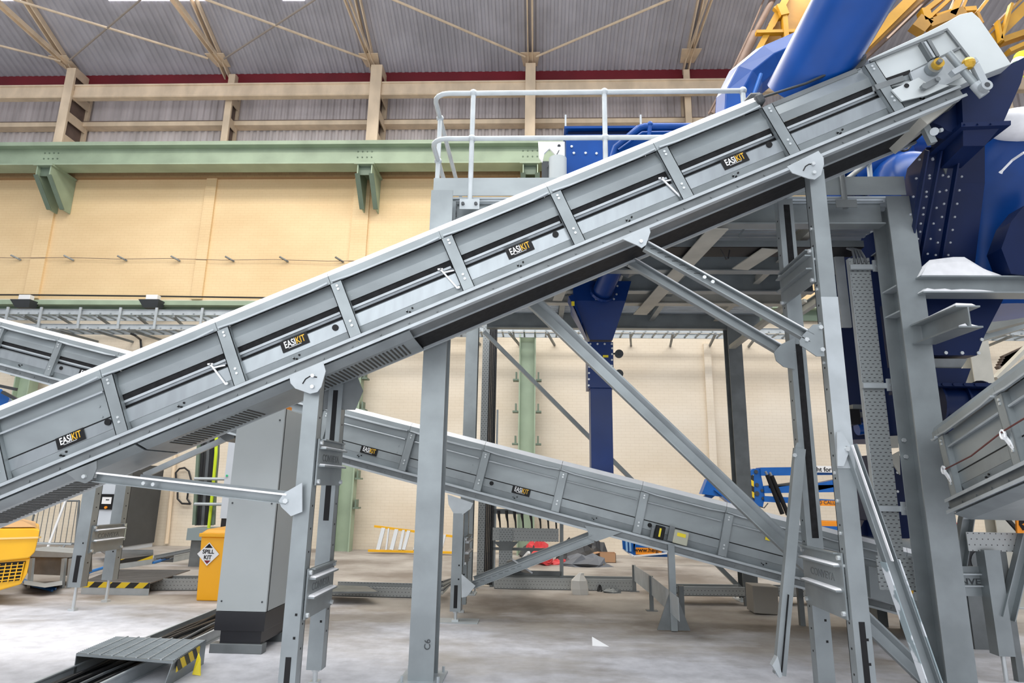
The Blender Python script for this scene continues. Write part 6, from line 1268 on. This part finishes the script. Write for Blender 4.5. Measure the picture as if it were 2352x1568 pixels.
# tail of the descending conveyor
m = MB(); a, b = PY(1935, 1245, 8.1), PY(2150, 1305, 8.0); m.cyl(a, b, .25, 24); m.build('tail_hood', galv_dark, lowc, smooth=True)
m = MB(); m.prism(ppoly([(1958, 1185), (1995, 1175), (2000, 1200), (1975, 1212), (1958, 1222)], 7.5), (0, .3, 0)); m.build('hood_plate', galv_plate, lowc)
m = MB(); m.prism([PY(x, y, 7.3) for x, y in ((1995, 1300), (2090, 1320), (2092, 1400), (2000, 1372))], (0, .3, 0)); m.build('tail_box', galv, lowc)
A, = cvB.pl([(2010, 1338)], -.06); MB().box(A, (.16, .012, .05), (cvB.u, cvB.d, cvB.n)).build('yellow_label', stick_y, lowc); A, = cvB.pl([(2085, 1350)], -.06); MB().box(A, (.12, .012, .09), (cvB.u, cvB.d, cvB.n)).build('amber_label', yellow, lowc)
for i, (x, y) in enumerate(((2030, 1380), (2125, 1400))): p = PZ(x, y+60, 0); MB().bb(p.x-.06, p.x+.06, p.y, p.y+.4, 0, .55).build('tail_leg', galv_dark, lowc)
m = MB(); m.tube([PZ(2190, 1440, .05), PZ(2240, 1448, .05), PZ(2290, 1462, .05)], .04, 8); tag(m.build('floor_pipe', rubber), 'black pipe on the floor behind the lower right frame', 'pipe')
p = PY(2310, 735, 9.0); beam('grey beam above the wall at right behind the lower hopper', PY(2262, 745, 9.0), PY(2420, 700, 8.2), .12, .25); beam('pale beam under the right end of the mezzanine', PY(2240, 775, 9.4), PY(2440, 715, 9.0), .12, .16, galv)
m = MB()
for k in range(5): m.bar(PY(2290+k*3, 845-k*6, 12), PY(2335+k*6, 815-k*5, 12), .10, .06)
tag(m.build('rusty_machinery', mat('rusty_black_machinery', (.07, .05, .04), .6, 0, .4, 9)), 'dark rusty machinery glimpsed above the right conveyor', 'machinery')
m = MB(); m.bar(PY(2285, 870, 11), PY(2365, 790, 11), .14, .06); tag(m.build('leaning_plank', beige_steel), 'pale plank slanting above the right conveyor', 'plank')
# ------------------------------------------------------------------ person at the right edge
def person():
    Yp = 6.6; c = PY(2388, 146, Yp); zf = c.z-1.32; t = thing('person', 'person in a yellow-green safety vest at the upper right edge of the picture', 'person', (c.x, Yp, zf))
    import bmesh
    def skinned(nm, verts, edges, rad, m_, sub=2):
        me = bpy.data.meshes.new(nm); me.from_pydata([V(v) for v in verts], edges, []); o = bpy.data.objects.new(nm, me); COL.objects.link(o); o.parent = t; ORG[o.name] = ORG[t.name]
        md = o.modifiers.new('skin', 'SKIN'); md.use_smooth_shade = True
        for v, r in zip(me.skin_vertices[0].data if me.skin_vertices else [], rad): v.radius = (r, r)
        s_ = o.modifiers.new('sub', 'SUBSURF'); s_.levels = sub; s_.render_levels = sub; me.materials.append(m_); return o
    def sk(nm, chain, m_):
        verts = []; edges = []; rad = []
        for ch in chain:
            base = ch[0]; i0 = len(verts)
            for p_, r in ch[1:]: verts.append(p_); rad.append(r)
            idx = list(range(i0, len(verts)))
            if base is not None: idx = [base]+idx
            edges += [(idx[k], idx[k+1]) for k in range(len(idx)-1)]
        me = bpy.data.meshes.new(nm); me.from_pydata([V(v) for v in verts], edges, []); bm = bmesh.new(); bm.from_mesh(me); ly = bm.verts.layers.skin.verify()
        for v, r in zip(bm.verts, rad): v[ly].radius = (r, r)
        bm.verts.ensure_lookup_table(); bm.verts[0][ly].use_root = True; bm.to_mesh(me); bm.free()
        o = bpy.data.objects.new(nm, me); COL.objects.link(o); o.parent = t; ORG[o.name] = ORG[t.name]
        md = o.modifiers.new('skin', 'SKIN'); md.use_smooth_shade = True; s_ = o.modifiers.new('sub', 'SUBSURF'); s_.levels = 2; s_.render_levels = 2; me.materials.append(m_); return o
    # 0 pelvis 1 waist 2 chest 3 neck-base
    body = [(None, ((0, 0, .93), .13), ((0, -.01, 1.08), .12), ((-.02, -.02, 1.28), .15), ((-.03, -.03, 1.44), .10), ((.02, -.04, 1.52), .055), ((.05, -.05, 1.60), .075), ((.07, -.05, 1.70), .09)),
            (0, ((-.10, 0, .86), .09), ((-.11, -.02, .48), .06), ((-.11, 0, .09), .042), ((-.11, -.14, .04), .035)), (0, ((.10, 0, .86), .09), ((.11, -.02, .48), .06), ((.11, 0, .09), .042), ((.11, -.14, .04), .035)),
            (3, ((-.21, -.03, 1.38), .06), ((-.34, -.07, 1.16), .042), ((-.42, -.22, 1.02), .032), ((-.44, -.28, 1.00), .028)), (3, ((.19, -.03, 1.38), .06), ((.26, -.05, 1.12), .042), ((.22, -.25, .98), .032), ((.20, -.31, .97), .028))]
    sk('body', body, skin)
    def grow(ch, k): return [(c_[0],)+tuple((p_, r+k) for p_, r in c_[1:]) for c_ in ch]
    sk('trousers', [(None, ((0, 0, .95), .145), ((0, 0, .90), .14)), (1, ((-.10, 0, .84), .105), ((-.11, -.02, .48), .08), ((-.11, 0, .12), .065)), (1, ((.10, 0, .84), .105), ((.11, -.02, .48), .08), ((.11, 0, .12), .065))], clothd)
    sk('vest', [(None, ((0, 0, .95), .16), ((0, -.01, 1.08), .15), ((-.02, -.02, 1.28), .175), ((-.03, -.03, 1.42), .12)), (3, ((-.22, -.03, 1.38), .085), ((-.33, -.065, 1.19), .065)), (3, ((.20, -.03, 1.38), .085), ((.26, -.05, 1.14), .065))], hivis)
    for x, z, s in ((-.285, 1.27, 1), (0, 1.10, 0)):
        m = MB(); o_ = ORG[t.name]
        if s: m.cyl(o_+V((-.262, -.045, 1.31)), o_+V((-.292, -.055, 1.25)), .078, 16)
        else: m.cyl(o_+V((0, -.01, 1.09)), o_+V((0, -.01, 1.14)), .172, 20)
        m.build('reflective_band', reflt, t, smooth=True)
    for sx, hx, hy in ((-1, -.45, -.30), (1, .195, -.33)):
        ch = [(None, ((hx, hy, .99), .026), ((hx-.01, hy-.05, .98), .028))]
        for k in range(4): ch.append((1, ((hx-.03+.02*k, hy-.10, .975), .009), ((hx-.035+.022*k, hy-.14+.008*abs(k-1.5), .955), .008), ((hx-.035+.022*k, hy-.155, .93), .007)))
        ch.append((0, ((hx+.035*(-sx), hy-.04, .985), .010), ((hx+.05*(-sx), hy-.075, .97), .009)))
        sk('hand', ch, skin)
    m = MB(); o_ = ORG[t.name]; h = o_+V((.07, -.05, 1.70)); m.ball(h+V((0, 0, .05)), .125, 20, (1, 1.15, .85)); m.build('hard_hat', white, t, smooth=True)
    m = MB(); m.cyl(h+V((0, -.02, .035)), h+V((0, -.02, .045)), .15, 24); m.build('hat_brim', white, t)
    for s in (-1, 1): MB().ball(h+V((s*.035, -.105, -.03)), .012, 8).build('eye', dgrey, t)
    MB().loft([h+V((-.015, -.10, -.035)), h+V((.015, -.10, -.035)), h+V((0, -.10, -.02))], [h+V((-.018, -.135, -.07)), h+V((.018, -.135, -.07)), h+V((0, -.12, -.062))]).build('nose', skin, t)
    for s in (-1, 1): m = MB(); m.box(o_+V((s*.11, -.05, .045)), (.10, .28, .09)); m.build('boot', dgrey, t, bevel=.02)
    tag(MB().bb(c.x-.35, c.x+1.6, Yp-.4, Yp+.6, zf-.06, zf).build('service_platform', galv_dark), 'service platform under the person beyond the right edge', 'platform')
    return t
person()
t = thing('blue_tipping_unit', 'small blue unit with black lever arms at the left edge under the far conveyor', 'machine', PZ(-40, 1345, 0))
m = MB(); m.prism(ppoly([(-40, 890), (4, 893), (22, 915), (12, 938), (-2, 962), (-40, 970)], 10.5), (-.5, .7, 0)); m.build('unit_body', liftblue, t, bevel=.01)
for a, b in (((-10, 884), (38, 894)), ((6, 900), (48, 922)), ((26, 930), (20, 960))): MB().bar(PY(*a, 10.4), PY(*b, 10.4), .05, .05, up=(0, -1, 0)).build('lever_arm', dgrey, t)
MB().bar(PY(-30, 965, 10.8), PZ(-40, 1345, 0), .25, .2, up=(0, -1, 0)).build('stand', galv_dark, t)
